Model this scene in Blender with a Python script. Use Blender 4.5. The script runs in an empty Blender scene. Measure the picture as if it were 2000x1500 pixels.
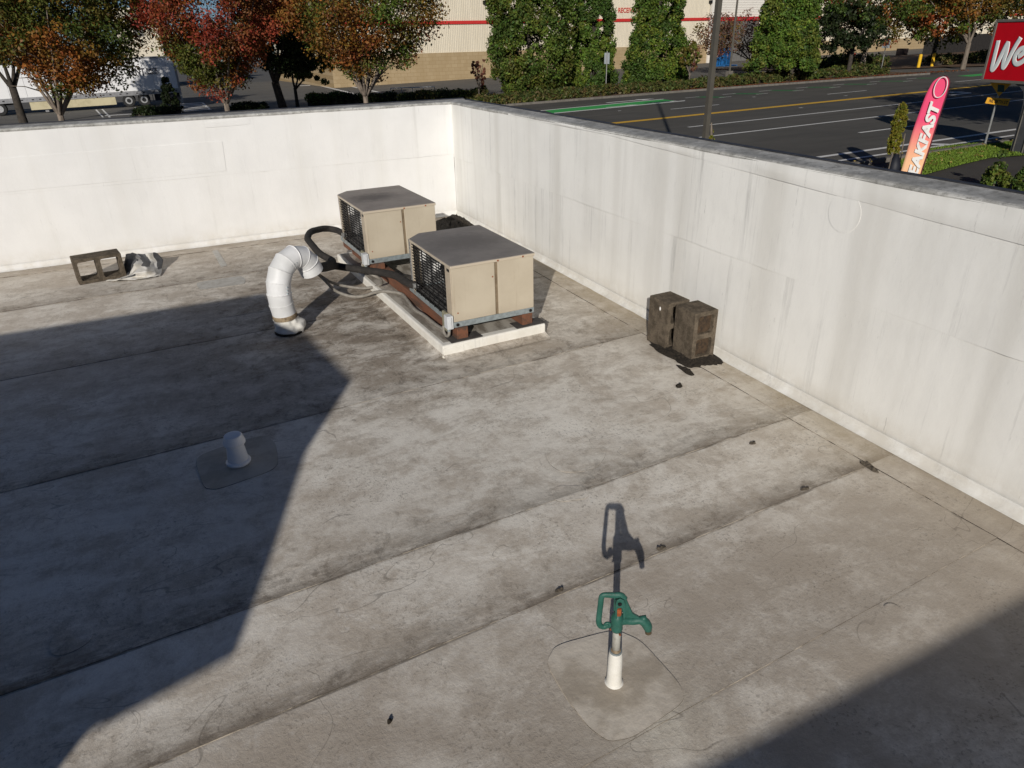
import bpy, bmesh, math, random
import numpy as np
from mathutils import Vector, Matrix, noise as mnoise

random.seed(11)
RNG = np.random.default_rng(7)
S = bpy.context.scene
COL = S.collection
PI = math.pi

# ------------------------------------------------------------------ camera
YAW, PITCH, ROLL, F = math.radians(25.022), math.radians(26.578), math.radians(-1.2997), 1356.4
CAM = Vector((-3.148, -8.268, 2.0))
_f = Vector((math.sin(YAW) * math.cos(PITCH), math.cos(YAW) * math.cos(PITCH), -math.sin(PITCH)))
_r = Vector((math.cos(YAW), -math.sin(YAW), 0))
_u = _r.cross(_f)
R_ = _r * math.cos(ROLL) + _u * math.sin(ROLL)
U_ = _u * math.cos(ROLL) - _r * math.sin(ROLL)
cam = bpy.data.cameras.new('camera')
cam.sensor_width = 36
cam.lens = 36 * F / 2000
cam.clip_start = 0.05
cam.clip_end = 2000
co = bpy.data.objects.new('camera', cam)
COL.objects.link(co)
mw = Matrix((R_, U_, -_f)).transposed().to_4x4()
mw.translation = CAM
co.matrix_world = mw
S.camera = co

# ------------------------------------------------------------------ light
SUN_EL = math.radians(21.5)
SUN_AZ = Vector((0.566, 0.824, 0)).normalized()      # the way the light travels over the ground
SUN_DIR = Vector((SUN_AZ.x * math.cos(SUN_EL), SUN_AZ.y * math.cos(SUN_EL), -math.sin(SUN_EL)))
w = bpy.data.worlds.new('World')
S.world = w
w.use_nodes = True
nt = w.node_tree
bg = nt.nodes['Background']
sky = nt.nodes.new('ShaderNodeTexSky')
sky.sky_type = 'NISHITA'
sky.sun_disc = False
sky.sun_elevation = SUN_EL
sky.sun_rotation = math.atan2(-SUN_AZ.x, -SUN_AZ.y)
sky.air_density = 0.65
sky.dust_density = 0.05
sky.ozone_density = 5.0
nt.links.new(sky.outputs[0], bg.inputs[0])
bg.inputs[1].default_value = 0.05
sl = bpy.data.lights.new('sun', 'SUN')
sl.energy = 5.0
sl.angle = math.radians(0.53)
sl.color = (1.0, 0.945, 0.865)
so = bpy.data.objects.new('sun', sl)
so.rotation_euler = SUN_DIR.to_track_quat('-Z', 'Y').to_euler()
so.location = (-20, -30, 25)
COL.objects.link(so)
S.view_settings.view_transform = 'Standard'
S.view_settings.look = 'None'
S.view_settings.exposure = -0.42
S.view_settings.gamma = 1.0
S.view_settings.use_curve_mapping = False

S.cycles.use_denoising = True
S.cycles.max_bounces = 5
S.cycles.diffuse_bounces = 3
S.cycles.glossy_bounces = 2
S.cycles.transmission_bounces = 3

# ------------------------------------------------------------------ picture measurements -> places
def ray(u, v):
    return R_ * ((u - 1000) / F) - U_ * ((v - 750) / F) + _f
def at_z(u, v, z=0.0):
    d = ray(u, v); return CAM + d * ((z - CAM.z) / d.z)
def at_x(u, v, x):
    d = ray(u, v); return CAM + d * ((x - CAM.x) / d.x)
def at_y(u, v, y):
    d = ray(u, v); return CAM + d * ((y - CAM.y) / d.y)
def at_plane(u, v, p, n):
    d = ray(u, v); return CAM + d * ((p - CAM).dot(n) / d.dot(n))
GA, GB, GC = 0.017, -0.019, -1.617                    # the street slopes gently
def gz(x, y): return GA * x + GB * y + GC
def G(u, v, dz=0.0):
    d = ray(u, v)
    t = (GA * CAM.x + GB * CAM.y + GC + dz - CAM.z) / (d.z - GA * d.x - GB * d.y)
    return CAM + d * t
HV = Vector((math.sin(YAW), math.cos(YAW), 0))
def stand(u, v, base):                                 # upright plane through base, square to the view
    n = Vector((base.x - CAM.x, base.y - CAM.y, 0)).normalized()
    return at_plane(u, v, base, n)
def depth(p): return (p - CAM).dot(_f)

# ------------------------------------------------------------------ materials
MATS = {}
class NT:
    def __init__(s, name):
        s.m = bpy.data.materials.new(name); s.m.use_nodes = True
        s.t = s.m.node_tree; s.b = s.t.nodes['Principled BSDF']; s.o = s.t.nodes['Material Output']
        MATS[name] = s.m
    def n(s, typ, **kw):
        nd = s.t.nodes.new(typ)
        for k, v in kw.items():
            if k.startswith('_'): setattr(nd, k[1:], v)
            else:
                nd.inputs[k.replace('__', ' ')].default_value = v
        return nd
    def l(s, a, b): s.t.links.new(a, b)
    def pos(s, scale=(1, 1, 1), rot=(0, 0, 0), obj=False):
        g = s.t.nodes.new('ShaderNodeTexCoord') if obj else s.t.nodes.new('ShaderNodeNewGeometry')
        mp = s.t.nodes.new('ShaderNodeMapping')
        mp.inputs['Scale'].default_value = scale; mp.inputs['Rotation'].default_value = rot
        s.l(g.outputs['Object'] if obj else g.outputs['Position'], mp.inputs[0])
        return mp.outputs[0]
    def noise(s, vec, scale, detail=6, rough=.6, dist=0.0):
        nd = s.n('ShaderNodeTexNoise', Scale=scale, Detail=detail, Roughness=rough, Distortion=dist)
        s.l(vec, nd.inputs['Vector']); return nd.outputs[0]
    def ramp(s, fac, a, b, lo=0.0, hi=1.0):
        nd = s.t.nodes.new('ShaderNodeMapRange'); nd.interpolation_type = 'SMOOTHSTEP'
        nd.inputs[1].default_value = a; nd.inputs[2].default_value = b
        nd.inputs[3].default_value = lo; nd.inputs[4].default_value = hi
        s.l(fac, nd.inputs[0]); return nd.outputs[0]
    def math(s, op, a, b=None, c=None):
        nd = s.t.nodes.new('ShaderNodeMath'); nd.operation = op
        for i, x in enumerate((a, b, c)):
            if x is None: continue
            if isinstance(x, (int, float)): nd.inputs[i].default_value = x
            else: s.l(x, nd.inputs[i])
        return nd.outputs[0]
    def mix(s, fac, a, b):
        nd = s.t.nodes.new('ShaderNodeMix'); nd.data_type = 'RGBA'
        for i, x in ((0, fac), (6, a), (7, b)):
            if isinstance(x, (int, float)): nd.inputs[i].default_value = x
            elif isinstance(x, tuple): nd.inputs[i].default_value = (*x, 1)
            else: s.l(x, nd.inputs[i])
        return nd.outputs[2]
    def sep(s, vec):
        nd = s.t.nodes.new('ShaderNodeSeparateXYZ'); s.l(vec, nd.inputs[0]); return nd.outputs
    def bump(s, h, strength=.3, dist=.01):
        nd = s.n('ShaderNodeBump', Strength=strength, Distance=dist)
        s.l(h, nd.inputs['Height']); s.l(nd.outputs[0], s.b.inputs['Normal']); return nd
    def col(s, c):
        if isinstance(c, tuple): s.b.inputs['Base Color'].default_value = (*c, 1)
        else: s.l(c, s.b.inputs['Base Color'])
    def set(s, rough=.6, metal=0.0, spec=.5):
        s.b.inputs['Roughness'].default_value = rough; s.b.inputs['Metallic'].default_value = metal
        s.b.inputs['Specular IOR Level'].default_value = spec

def simple(name, c1, c2=None, scale=8, rough=.6, metal=0.0, spec=.4, bump=0.0, bdist=.004, lo=.4, hi=.65, detail=7, stretch=(1, 1, 1), obj=False):
    m = NT(name); m.set(rough, metal, spec)
    if c2 is None: c2 = tuple(x * .8 for x in c1)
    v = m.pos(stretch, obj=obj)
    nz = m.noise(v, scale, detail, .62)
    m.col(m.mix(m.ramp(nz, lo, hi), c1, c2))
    if bump: m.bump(m.noise(v, scale * 4, 6, .65), bump, bdist)
    return m.m

def floor_material():
    m = NT('roof_membrane'); m.set(.75, 0, .2)
    p = m.pos(); x, y, z = m.sep(p)[:]
    big = m.noise(p, .8, 3, .55)
    mid = m.noise(m.pos((1, 1.35, 1)), 2.6, 10, .80, .3)
    med2 = m.noise(m.pos((1.3, 1, 1)), 8.0, 8, .84, .25)
    fine = m.noise(p, 52, 4, .78)
    base = m.mix(m.ramp(mid, .38, .62), (.90, .85, .765), (.62, .553, .468))
    base = m.mix(m.ramp(big, .46, .66, 0, .55), base, (.52, .447, .37))
    base = m.mix(m.ramp(med2, .50, .66, 0, .48), base, (.405, .34, .27))
    base = m.mix(m.ramp(med2, .36, .46, .55, 0), base, (.88, .845, .785))
    # dirt gathered on the upslope side of every lap seam
    yy = m.math('MULTIPLY_ADD', x, -.052, y)
    total = None; lines = None
    for ys, wd, k in ((-2.76, .08, .6), (-4.32, .13, .8), (-5.775, .17, .95), (-6.325, .085, 1.1), (-1.15, .22, .6), (-6.98, .10, .3)):
        t = m.math('SUBTRACT', yy, ys)
        e = m.math('MULTIPLY', m.math('GREATER_THAN', t, 0), m.math('POWER', 2.718, m.math('DIVIDE', m.math('ABSOLUTE', t), -wd)))
        e = m.math('MULTIPLY', e, k)
        total = e if total is None else m.math('ADD', total, e)
        ln = m.math('MULTIPLY', m.ramp(m.math('ABSOLUTE', m.math('ADD', t, .004)), .002, .010, 1, 0), min(1.0, k))
        lines = ln if lines is None else m.math('ADD', lines, ln)
    sm_ = m.noise(m.pos((.7, 2.2, 1)), 4.5, 7, .8)
    seam = m.math('MULTIPLY', total, m.ramp(sm_, .30, .58))
    base = m.mix(m.math('MINIMUM', seam, .94), base, (.185, .15, .115))
    base = m.mix(m.math('MULTIPLY', lines, m.ramp(m.noise(p, 3.0, 5, .7), .40, .60, .1, .85)), base, (.075, .06, .046))
    # brown grime round the machines and by the walls
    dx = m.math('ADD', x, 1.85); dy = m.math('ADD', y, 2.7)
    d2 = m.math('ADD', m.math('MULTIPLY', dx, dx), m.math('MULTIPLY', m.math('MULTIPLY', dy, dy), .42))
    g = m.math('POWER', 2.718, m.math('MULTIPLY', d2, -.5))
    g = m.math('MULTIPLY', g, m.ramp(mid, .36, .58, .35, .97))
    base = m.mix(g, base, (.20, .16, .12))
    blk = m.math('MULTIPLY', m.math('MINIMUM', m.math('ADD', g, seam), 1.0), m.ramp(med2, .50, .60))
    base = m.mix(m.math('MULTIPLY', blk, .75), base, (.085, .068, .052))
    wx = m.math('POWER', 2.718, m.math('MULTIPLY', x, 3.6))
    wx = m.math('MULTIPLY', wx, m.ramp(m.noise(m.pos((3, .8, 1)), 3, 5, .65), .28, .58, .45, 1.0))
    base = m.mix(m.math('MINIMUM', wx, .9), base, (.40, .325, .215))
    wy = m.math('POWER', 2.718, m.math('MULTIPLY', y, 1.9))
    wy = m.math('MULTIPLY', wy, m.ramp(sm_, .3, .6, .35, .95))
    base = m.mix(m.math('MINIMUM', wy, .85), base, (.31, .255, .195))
    # grey footworn ground in front of the hydrant
    dz_ = m.ramp(yy, -6.0, -6.7, 0, .7)
    base = m.mix(m.math('MULTIPLY', dz_, m.ramp(mid, .3, .55, .4, 1)), base, (.40, .345, .285))
    ax = m.math('ADD', x, 1.9); ay = m.math('ADD', y, 5.15)
    l2 = m.math('ADD', m.math('MULTIPLY', m.math('MULTIPLY', ax, ax), .45), m.math('MULTIPLY', m.math('MULTIPLY', ay, ay), 1.3))
    lg_ = m.math('MULTIPLY', m.math('POWER', 2.718, m.math('MULTIPLY', l2, -1.0)), m.ramp(mid, .62, .40, .15, .62))
    base = m.mix(lg_, base, (.84, .815, .75))
    hx_ = m.math('ADD', x, 2.10); hy_ = m.math('ADD', y, 7.02)
    h2 = m.math('ADD', m.math('MULTIPLY', hx_, hx_), m.math('MULTIPLY', hy_, hy_))
    hg = m.math('MULTIPLY', m.math('POWER', 2.718, m.math('MULTIPLY', h2, -34.0)), m.ramp(mid, .60, .42, .35, .85))
    base = m.mix(hg, base, (.74, .69, .585))
    # black specks of lichen, in drifts
    dr = m.ramp(m.noise(m.pos((1, 1.3, 1)), 2.1, 5, .72), .43, .62)
    sp = m.math('MULTIPLY', m.ramp(fine, .53, .64), dr)
    base = m.mix(m.math('MULTIPLY', sp, .46), base, (.12, .10, .08))
    cr = m.math('MULTIPLY', m.ramp(fine, .42, .34), m.ramp(med2, .40, .56))
    base = m.mix(m.math('MULTIPLY', cr, .25), base, (.24, .205, .165))
    # curled scuff lines: contour edges of a warped noise
    for sc, rot, lo, ms in ((1.25, .4, .497, .50), (2.3, -.6, .498, .56)):
        q = m.noise(m.pos((1.0, 1.5, 1), (0, 0, rot)), sc, 2, .4, 1.2)
        q = m.math('ABSOLUTE', m.math('SUBTRACT', q, lo))
        q = m.math('MULTIPLY', m.ramp(q, .0008, .0032, 1, 0), m.ramp(m.noise(m.pos((1, 1, 1), (0, 0, rot)), 1.6, 2, .5), ms, ms + .08))
        base = m.mix(m.math('MULTIPLY', q, .42), base, (.14, .12, .10))
    m.col(base)
    h = m.math('ADD', m.math('MULTIPLY', med2, .5), m.math('MULTIPLY', fine, .4))
    m.bump(h, .42, .012)
    return m.m

def wall_material(name, streak, white=(.80, .79, .755), grey=(.47, .465, .445), low_k=.5, lapz=.7):
    m = NT(name); m.set(.55, 0, .3)
    p0 = m.pos()
    st = m.math('MULTIPLY', m.math('GREATER_THAN', m.sep(p0)[2], lapz), .35)
    cb = m.t.nodes.new('ShaderNodeCombineXYZ'); m.l(st, cb.inputs[0]); m.l(st, cb.inputs[1])
    ad = m.t.nodes.new('ShaderNodeVectorMath'); ad.operation = 'ADD'; m.l(p0, ad.inputs[0]); m.l(cb.outputs[0], ad.inputs[1])
    p = ad.outputs[0]
    def shifted(sc_):
        mp = m.t.nodes.new('ShaderNodeMapping'); mp.inputs['Scale'].default_value = sc_; m.l(p, mp.inputs[0]); return mp.outputs[0]
    sv = shifted((1, 1, .045)); sv2 = shifted((1, 1, .13))
    s1 = m.noise(sv, 8, 7, .8); s2 = m.noise(sv2, 30, 5, .8); s3 = m.noise(m.pos((1, 1, .03)), 2.6, 3, .6)
    patch = m.noise(p0, 1.5, 4, .6)
    z = m.sep(p0)[2]
    base = m.mix(m.ramp(patch, .35, .7), white, tuple(x * .93 for x in white))
    base = m.mix(m.ramp(s3, .45, .68, 0, .5 * streak), base, (.66, .645, .60))
    a = m.math('MULTIPLY', m.ramp(s1, .53, .70), m.ramp(patch, .36, .62, .25, 1))
    base = m.mix(m.math('MULTIPLY', a, .6 * streak), base, grey)
    b = m.math('MULTIPLY', m.ramp(s2, .60, .73), m.ramp(m.noise(m.pos((1, 1, .5)), 2.2, 5, .6), .46, .64))
    base = m.mix(m.math('MULTIPLY', b, .75 * streak), base, (.36, .355, .34))
    # smudges below the mid lap
    c = m.noise(m.pos((.9, .9, 7)), 2.6, 5, .6)
    base = m.mix(m.ramp(c, .70, .80, 0, .35 * streak), base, (.30, .29, .27))
    low = m.ramp(z, 0.0, .22, 1, 0)
    base = m.mix(m.math('MULTIPLY', low, m.ramp(m.noise(p, 7, 7, .7), .3, .65, .05, low_k)), base, (.52, .47, .38))
    m.col(base)
    m.bump(m.math('ADD', m.noise(m.pos((1, 1, .6)), 5, 5, .55), m.math('MULTIPLY', m.noise(p, 60, 4, .6), .08)), .22, .02)
    return m.m

def coping_material():
    m = NT('coping_membrane'); m.set(.6, 0, .3)
    p = m.pos(); st = m.pos((1, 1, 1))
    n1 = m.noise(st, 5, 9, .75); n2 = m.noise(p, 26, 7, .75)
    c = m.mix(m.ramp(n1, .36, .62), (.56, .555, .53), (.32, .315, .295))
    c = m.mix(m.ramp(n2, .48, .68, 0, .75), c, (.17, .165, .15))
    c = m.mix(m.ramp(m.noise(p, 11, 5, .6), .64, .70, 0, .6), c, (.74, .73, .70))
    m.col(c); m.bump(n2, .3, .006)
    return m.m

def leaf_material(name, trans=.3):
    m = NT(name); m.set(.55, 0, .25)
    a = m.n('ShaderNodeAttribute', _attribute_name='Col')
    m.l(a.outputs['Color'], m.b.inputs['Base Color'])
    t = m.n('ShaderNodeBsdfTranslucent'); m.l(a.outputs['Color'], t.inputs['Color'])
    mx = m.n('ShaderNodeMixShader', Fac=trans)
    m.l(m.b.outputs[0], mx.inputs[1]); m.l(t.outputs[0], mx.inputs[2]); m.l(mx.outputs[0], m.o.inputs['Surface'])
    return m.m

def asphalt_material(name, c1, c2, crack=True):
    m = NT(name); m.set(.85, 0, .25)
    p = m.pos()
    n1 = m.noise(p, .35, 6, .6); n2 = m.noise(m.pos((.12, 1, 1)), 1.2, 5, .6); n3 = m.noise(p, 22, 5, .75)
    c = m.mix(m.ramp(n1, .36, .66), c1, c2)
    c = m.mix(m.ramp(n2, .46, .66, 0, .5), c, tuple(x * .72 for x in c1))
    c = m.mix(m.ramp(n3, .5, .72, 0, .35), c, tuple(x * 1.7 for x in c1))
    m.col(c); m.bump(n3, .3, .01)
    return m.m

FLOOR = floor_material()
WALL_B = wall_material('parapet_membrane_back', .5, (.79, .785, .77), lapz=.735)
WALL_R = wall_material('parapet_membrane_right', 1.15, (.88, .875, .84))
COPING = coping_material()
LEAF = leaf_material('foliage')
METAL_EDGE = simple('dark_edge_metal', (.045, .045, .05), (.07, .07, .075), 12, .45, .3)
STUCCO = simple('outer_stucco', (.38, .33, .26), (.33, .28, .22), 3, .85, bump=.2)
ASPH = asphalt_material('road_asphalt', (.095, .090, .080), (.115, .108, .096))
LOT = asphalt_material('lot_asphalt', (.125, .118, .106), (.15, .142, .128))
PAINT_W = simple('road_paint_white', (.80, .79, .76), (.58, .57, .55), 9, .7, lo=.45, hi=.75)
PAINT_Y = simple('road_paint_yellow', (.80, .47, .05), (.66, .38, .04), 9, .7, lo=.45, hi=.75)
PAINT_G = simple('road_paint_green', (.05, .44, .10), (.06, .36, .09), 5, .75)
PAINT_GW = simple('road_paint_green_worn', (.035, .22, .06), (.04, .12, .05), 5, .75)
CONC = simple('kerb_concrete', (.17, .155, .135), (.12, .11, .095), 4, .85, bump=.2)
BARK = simple('bark', (.20, .165, .13), (.11, .09, .07), 7, .9, bump=.6, bdist=.02, stretch=(1, 1, .3))
BARK_P = simple('pale_bark', (.24, .195, .155), (.12, .098, .078), 6, .85, bump=.5, bdist=.02, stretch=(1, 1, .3))
BARK_D = simple('dark_bark', (.06, .05, .04), (.035, .03, .025), 7, .95, bump=.5, bdist=.02)
def tan_material():
    m = NT('tan_cabinet_paint'); m.set(.45, 0, .4)
    p = m.pos(obj=True); run = m.noise(m.pos((1, 1, .06), obj=True), 38, 5, .7); cl = m.noise(p, 3.5, 5, .6); sp = m.noise(p, 70, 4, .7)
    c = m.mix(m.ramp(cl, .36, .66), (.515, .455, .355), (.47, .41, .315))
    c = m.mix(m.math('MULTIPLY', m.ramp(run, .56, .72), m.ramp(cl, .4, .6, .1, .5)), c, (.37, .30, .215))
    c = m.mix(m.ramp(sp, .68, .74, 0, .5), c, (.28, .20, .13))
    c = m.mix(m.ramp(m.sep(p)[2], .04, .12, .28, 0), c, (.33, .27, .20))
    m.col(c); m.bump(m.noise(p, 4, 2, .5), .12, .012); return m.m
TAN = tan_material()
TANEDGE = simple('tan_cabinet_edge', (.50, .43, .33), (.44, .37, .28), 12, .5, obj=True)
GALV = simple('galvanised_steel', (.40, .46, .48), (.30, .345, .36), 30, .42, .55, obj=True)
BLACK = simple('black_wire', (.012, .012, .013), None, 8, .5, .2)
INNER = simple('cabinet_inside', (.13, .13, .13), (.07, .07, .07), 8, .7)
COILM = simple('coil_fins', (.34, .34, .34), (.18, .18, .18), 14, .5, .3, stretch=(1, 1, 9), obj=True)
FANM = simple('fan_metal', (.05, .05, .052), (.03, .03, .03), 10, .5, .3)
BOXW = simple('plastic_grey_white', (.62, .64, .66), (.55, .57, .58), 10, .5)
OLIVE = simple('weathered_bracket', (.30, .285, .20), (.20, .19, .13), 14, .8, bump=.3)
WOOD = simple('rusty_brown_timber', (.17, .070, .038), (.085, .05, .034), 6, .85, bump=.5, bdist=.004, stretch=(3, .5, 3))
WOODEND = simple('timber_end_grain', (.24, .13, .08), (.10, .075, .055), 16, .9, bump=.4)
CURBW = wall_material('curb_membrane', .9, (.86, .845, .79), low_k=.4)
PVC = simple('duct_white', (.78, .785, .79), (.66, .665, .66), 5, .5, 0, .4, bump=.12, bdist=.006)
PVCSEAM = simple('duct_seam', (.84, .84, .83), (.6, .6, .6), 20, .3)
BAND = simple('rusted_clamp_band', (.36, .28, .18), (.16, .115, .075), 26, .7, .2, bump=.4)
BOOT = simple('boot_membrane', (.78, .765, .72), (.70, .68, .62), 9, .55, bump=.3, bdist=.004)
HOSE = simple('black_foam_insulation', (.022, .02, .018), (.035, .03, .027), 26, .85, bump=.4, bdist=.004)
CABLE = simple('grey_conduit', (.27, .25, .22), (.20, .185, .16), 30, .7)
def green_material():
    m = NT('green_cast_paint'); m.set(.5, 0, .4)
    p = m.pos(); n1 = m.noise(p, 22, 6, .7); n2 = m.noise(p, 75, 6, .75)
    c = m.mix(m.ramp(n1, .38, .64), (.020, .098, .072), (.034, .125, .098))
    c = m.mix(m.ramp(n2, .60, .66, 0, .8), c, (.055, .05, .035))
    c = m.mix(m.ramp(n1, .66, .72, 0, .8), c, (.19, .075, .03))
    m.col(c); m.bump(n2, .35, .003); return m.m
GREEN = green_material()
RUST = simple('rust', (.36, .10, .03), (.20, .055, .02), 40, .85, bump=.5, bdist=.003)
PIPE = simple('galvanised_pipe', (.42, .41, .37), (.22, .20, .16), 28, .7, .15, stretch=(1, 1, .4))
BRASS = simple('brass_nozzle', (.24, .19, .12), (.14, .11, .07), 30, .45, .7)
BLOCK = NT('cinder_block')
BLOCK.set(.95, 0, .1)
_p = BLOCK.pos()
_c = BLOCK.mix(BLOCK.ramp(BLOCK.noise(_p, 14, 8, .75), .38, .62), (.155, .126, .094), (.08, .065, .048))
_c = BLOCK.mix(BLOCK.ramp(BLOCK.noise(_p, 90, 4, .7), .55, .68, 0, .7), _c, (.04, .034, .028))
BLOCK.col(_c); BLOCK.bump(BLOCK.noise(_p, 110, 6, .75), .7, .006)
BLOCK = BLOCK.m
MOSS = simple('dark_moss_dirt', (.040, .032, .023), (.018, .014, .010), 60, 1.0, bump=1.0, bdist=.01)
SHEETW = simple('loose_membrane_white', (.66, .645, .61), (.50, .47, .41), 12, .55, bump=.15)
SHEETD = simple('loose_membrane_underside', (.085, .087, .092), (.06, .06, .063), 12, .6)
PLASTIC = simple('vent_plastic', (.88, .885, .89), (.82, .83, .84), 10, .3)

# ------------------------------------------------------------------ mesh helpers
class MB:
    def __init__(s): s.v = []; s.f = []; s.m = []
    def add(s, vs, fs, mi=0):
        o = len(s.v); s.v += [tuple(x) for x in vs]
        s.f += [tuple(i + o for i in f) for f in fs]; s.m += [mi] * len(fs)
        return s
    def box(s, x0, x1, y0, y1, z0, z1, mi=0):
        v = [(x0, y0, z0), (x1, y0, z0), (x1, y1, z0), (x0, y1, z0), (x0, y0, z1), (x1, y0, z1), (x1, y1, z1), (x0, y1, z1)]
        return s.add(v, [(0, 3, 2, 1), (4, 5, 6, 7), (0, 1, 5, 4), (1, 2, 6, 5), (2, 3, 7, 6), (3, 0, 4, 7)], mi)
    def prism(s, poly, z0, z1, mi=0):
        n = len(poly)
        v = [(p[0], p[1], z0) for p in poly] + [(p[0], p[1], z1) for p in poly]
        f = [tuple(range(n - 1, -1, -1)), tuple(range(n, 2 * n))] + [(i, (i + 1) % n, n + (i + 1) % n, n + i) for i in range(n)]
        return s.add(v, f, mi)
    def extrude(s, poly3, vec, mi=0):
        n = len(poly3); v = [Vector(p) for p in poly3] + [Vector(p) + Vector(vec) for p in poly3]
        f = [tuple(range(n - 1, -1, -1)), tuple(range(n, 2 * n))] + [(i, (i + 1) % n, n + (i + 1) % n, n + i) for i in range(n)]
        return s.add(v, f, mi)
    def tube(s, pts, rad, seg=10, mi=0, cap=True, squash=None):
        pts = [Vector(p) for p in pts]; n = len(pts)
        if isinstance(rad, (int, float)): rad = [rad] * n
        tang = []
        for i in range(n):
            a = pts[max(0, i - 1)]; b = pts[min(n - 1, i + 1)]
            t = (b - a); tang.append(t.normalized() if t.length > 1e-9 else Vector((0, 0, 1)))
        nrm = tang[0].orthogonal().normalized()
        if squash is not None: nrm = Vector(squash)
        vs = []
        for i in range(n):
            t = tang[i]
            nrm = (nrm - t * nrm.dot(t))
            nrm = nrm.normalized() if nrm.length > 1e-6 else t.orthogonal().normalized()
            b = t.cross(nrm)
            for k in range(seg):
                a = 2 * PI * k / seg
                vs.append(pts[i] + (nrm * math.cos(a) * (SQ if squash is not None else 1) + b * math.sin(a)) * rad[i])
        fs = []
        for i in range(n - 1):
            for k in range(seg):
                k2 = (k + 1) % seg
                fs.append((i * seg + k, i * seg + k2, (i + 1) * seg + k2, (i + 1) * seg + k))
        if cap:
            fs.append(tuple(range(seg - 1, -1, -1))); fs.append(tuple(range((n - 1) * seg, n * seg)))
        return s.add(vs, fs, mi)
    def lathe(s, prof, o=(0, 0, 0), seg=28, mi=0, cap=True):
        vs = []; n = len(prof)
        for r, z in prof:
            for k in range(seg):
                a = 2 * PI * k / seg; vs.append((o[0] + r * math.cos(a), o[1] + r * math.sin(a), o[2] + z))
        fs = [(i * seg + k, i * seg + (k + 1) % seg, (i + 1) * seg + (k + 1) % seg, (i + 1) * seg + k) for i in range(n - 1) for k in range(seg)]
        if cap:
            fs.append(tuple(range(seg - 1, -1, -1))); fs.append(tuple(range((n - 1) * seg, n * seg)))
        return s.add(vs, fs, mi)
    def grid(s, fn, nu, nv, mi=0):
        vs = [fn(i / nu, j / nv) for j in range(nv + 1) for i in range(nu + 1)]
        fs = [(j * (nu + 1) + i, j * (nu + 1) + i + 1, (j + 1) * (nu + 1) + i + 1, (j + 1) * (nu + 1) + i) for j in range(nv) for i in range(nu)]
        return s.add(vs, fs, mi)
    def mesh(s, name, mats, smooth=False):
        me = bpy.data.meshes.new(name); me.from_pydata(s.v, [], s.f)
        if not isinstance(mats, (list, tuple)): mats = [mats]
        for m in mats: me.materials.append(m)
        if len(mats) > 1: me.polygons.foreach_set('material_index', s.m)
        if smooth: me.polygons.foreach_set('use_smooth', [True] * len(me.polygons))
        me.update(); return me
    def build(s, name, mats, parent=None, smooth=False, bevel=0.0, local=False, seg=2):
        o = bpy.data.objects.new(name, s.mesh(name, mats, smooth)); COL.objects.link(o)
        if parent is not None: attach(o, parent, local)
        if bevel:
            b = o.modifiers.new('bevel', 'BEVEL'); b.width = bevel; b.segments = seg; b.limit_method = 'ANGLE'; b.angle_limit = math.radians(40)
        return o
SQ = .2
def attach(o, parent, local=False):
    o.parent = parent
    if not local:
        M_ = Matrix.Translation(parent.location) @ parent.rotation_euler.to_matrix().to_4x4()
        o.matrix_parent_inverse = M_.inverted()
def tag(o, label=None, cat=None, group=None, kind=None):
    if label: o['label'] = label
    if cat: o['category'] = cat
    if group: o['group'] = group
    if kind: o['kind'] = kind
    return o
def thing(name, label, cat, loc=(0, 0, 0), rz=0.0, group=None):
    e = bpy.data.objects.new(name, None); COL.objects.link(e)
    e.location = loc; e.rotation_euler = (0, 0, rz); e.empty_display_size = .2
    return tag(e, label, cat, group)
def copy_tree(o, parent=None):
    c = o.copy(); COL.objects.link(c); c.parent = parent
    if parent is not None: c.matrix_parent_inverse = o.matrix_parent_inverse.copy()
    for ch in list(o.children): copy_tree(ch, c)
    return c
def catmull(pts, n=8):
    pts = [Vector(p) for p in pts]; out = []
    P = [pts[0] * 2 - pts[1]] + pts + [pts[-1] * 2 - pts[-2]]
    for i in range(1, len(P) - 2):
        for k in range(n):
            t = k / n
            out.append(.5 * ((2 * P[i]) + (-P[i - 1] + P[i + 1]) * t + (2 * P[i - 1] - 5 * P[i] + 4 * P[i + 1] - P[i + 2]) * t * t + (-P[i - 1] + 3 * P[i] - 3 * P[i + 1] + P[i + 2]) * t ** 3))
    out.append(pts[-1]); return out
def text_mesh(body, size, mat, shear=0.0, bold=0.0, extrude=.004, spacing=1.0, xs=1.0, align='LEFT'):
    cu = bpy.data.curves.new('lettering', 'FONT'); cu.body = body; cu.size = size; cu.shear = shear
    cu.offset = bold; cu.extrude = extrude; cu.space_character = spacing; cu.align_x = align; cu.resolution_u = 4
    ob = bpy.data.objects.new('lettering', cu); COL.objects.link(ob)
    bpy.context.view_layer.update()
    me = bpy.data.meshes.new_from_object(ob.evaluated_get(bpy.context.evaluated_depsgraph_get()))
    bpy.data.objects.remove(ob); bpy.data.curves.remove(cu)
    me.materials.clear(); me.materials.append(mat)
    if xs != 1.0:
        for v in me.vertices: v.co.x *= xs
    return me
def put_mesh(name, me, mat4, parent):
    o = bpy.data.objects.new(name, me); COL.objects.link(o)
    me.transform(mat4)
    if parent is not None: attach(o, parent)
    return o
def nz(x, y, z=0, s=1.0): return mnoise.noise(Vector((x * s, y * s, z * s)))

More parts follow.
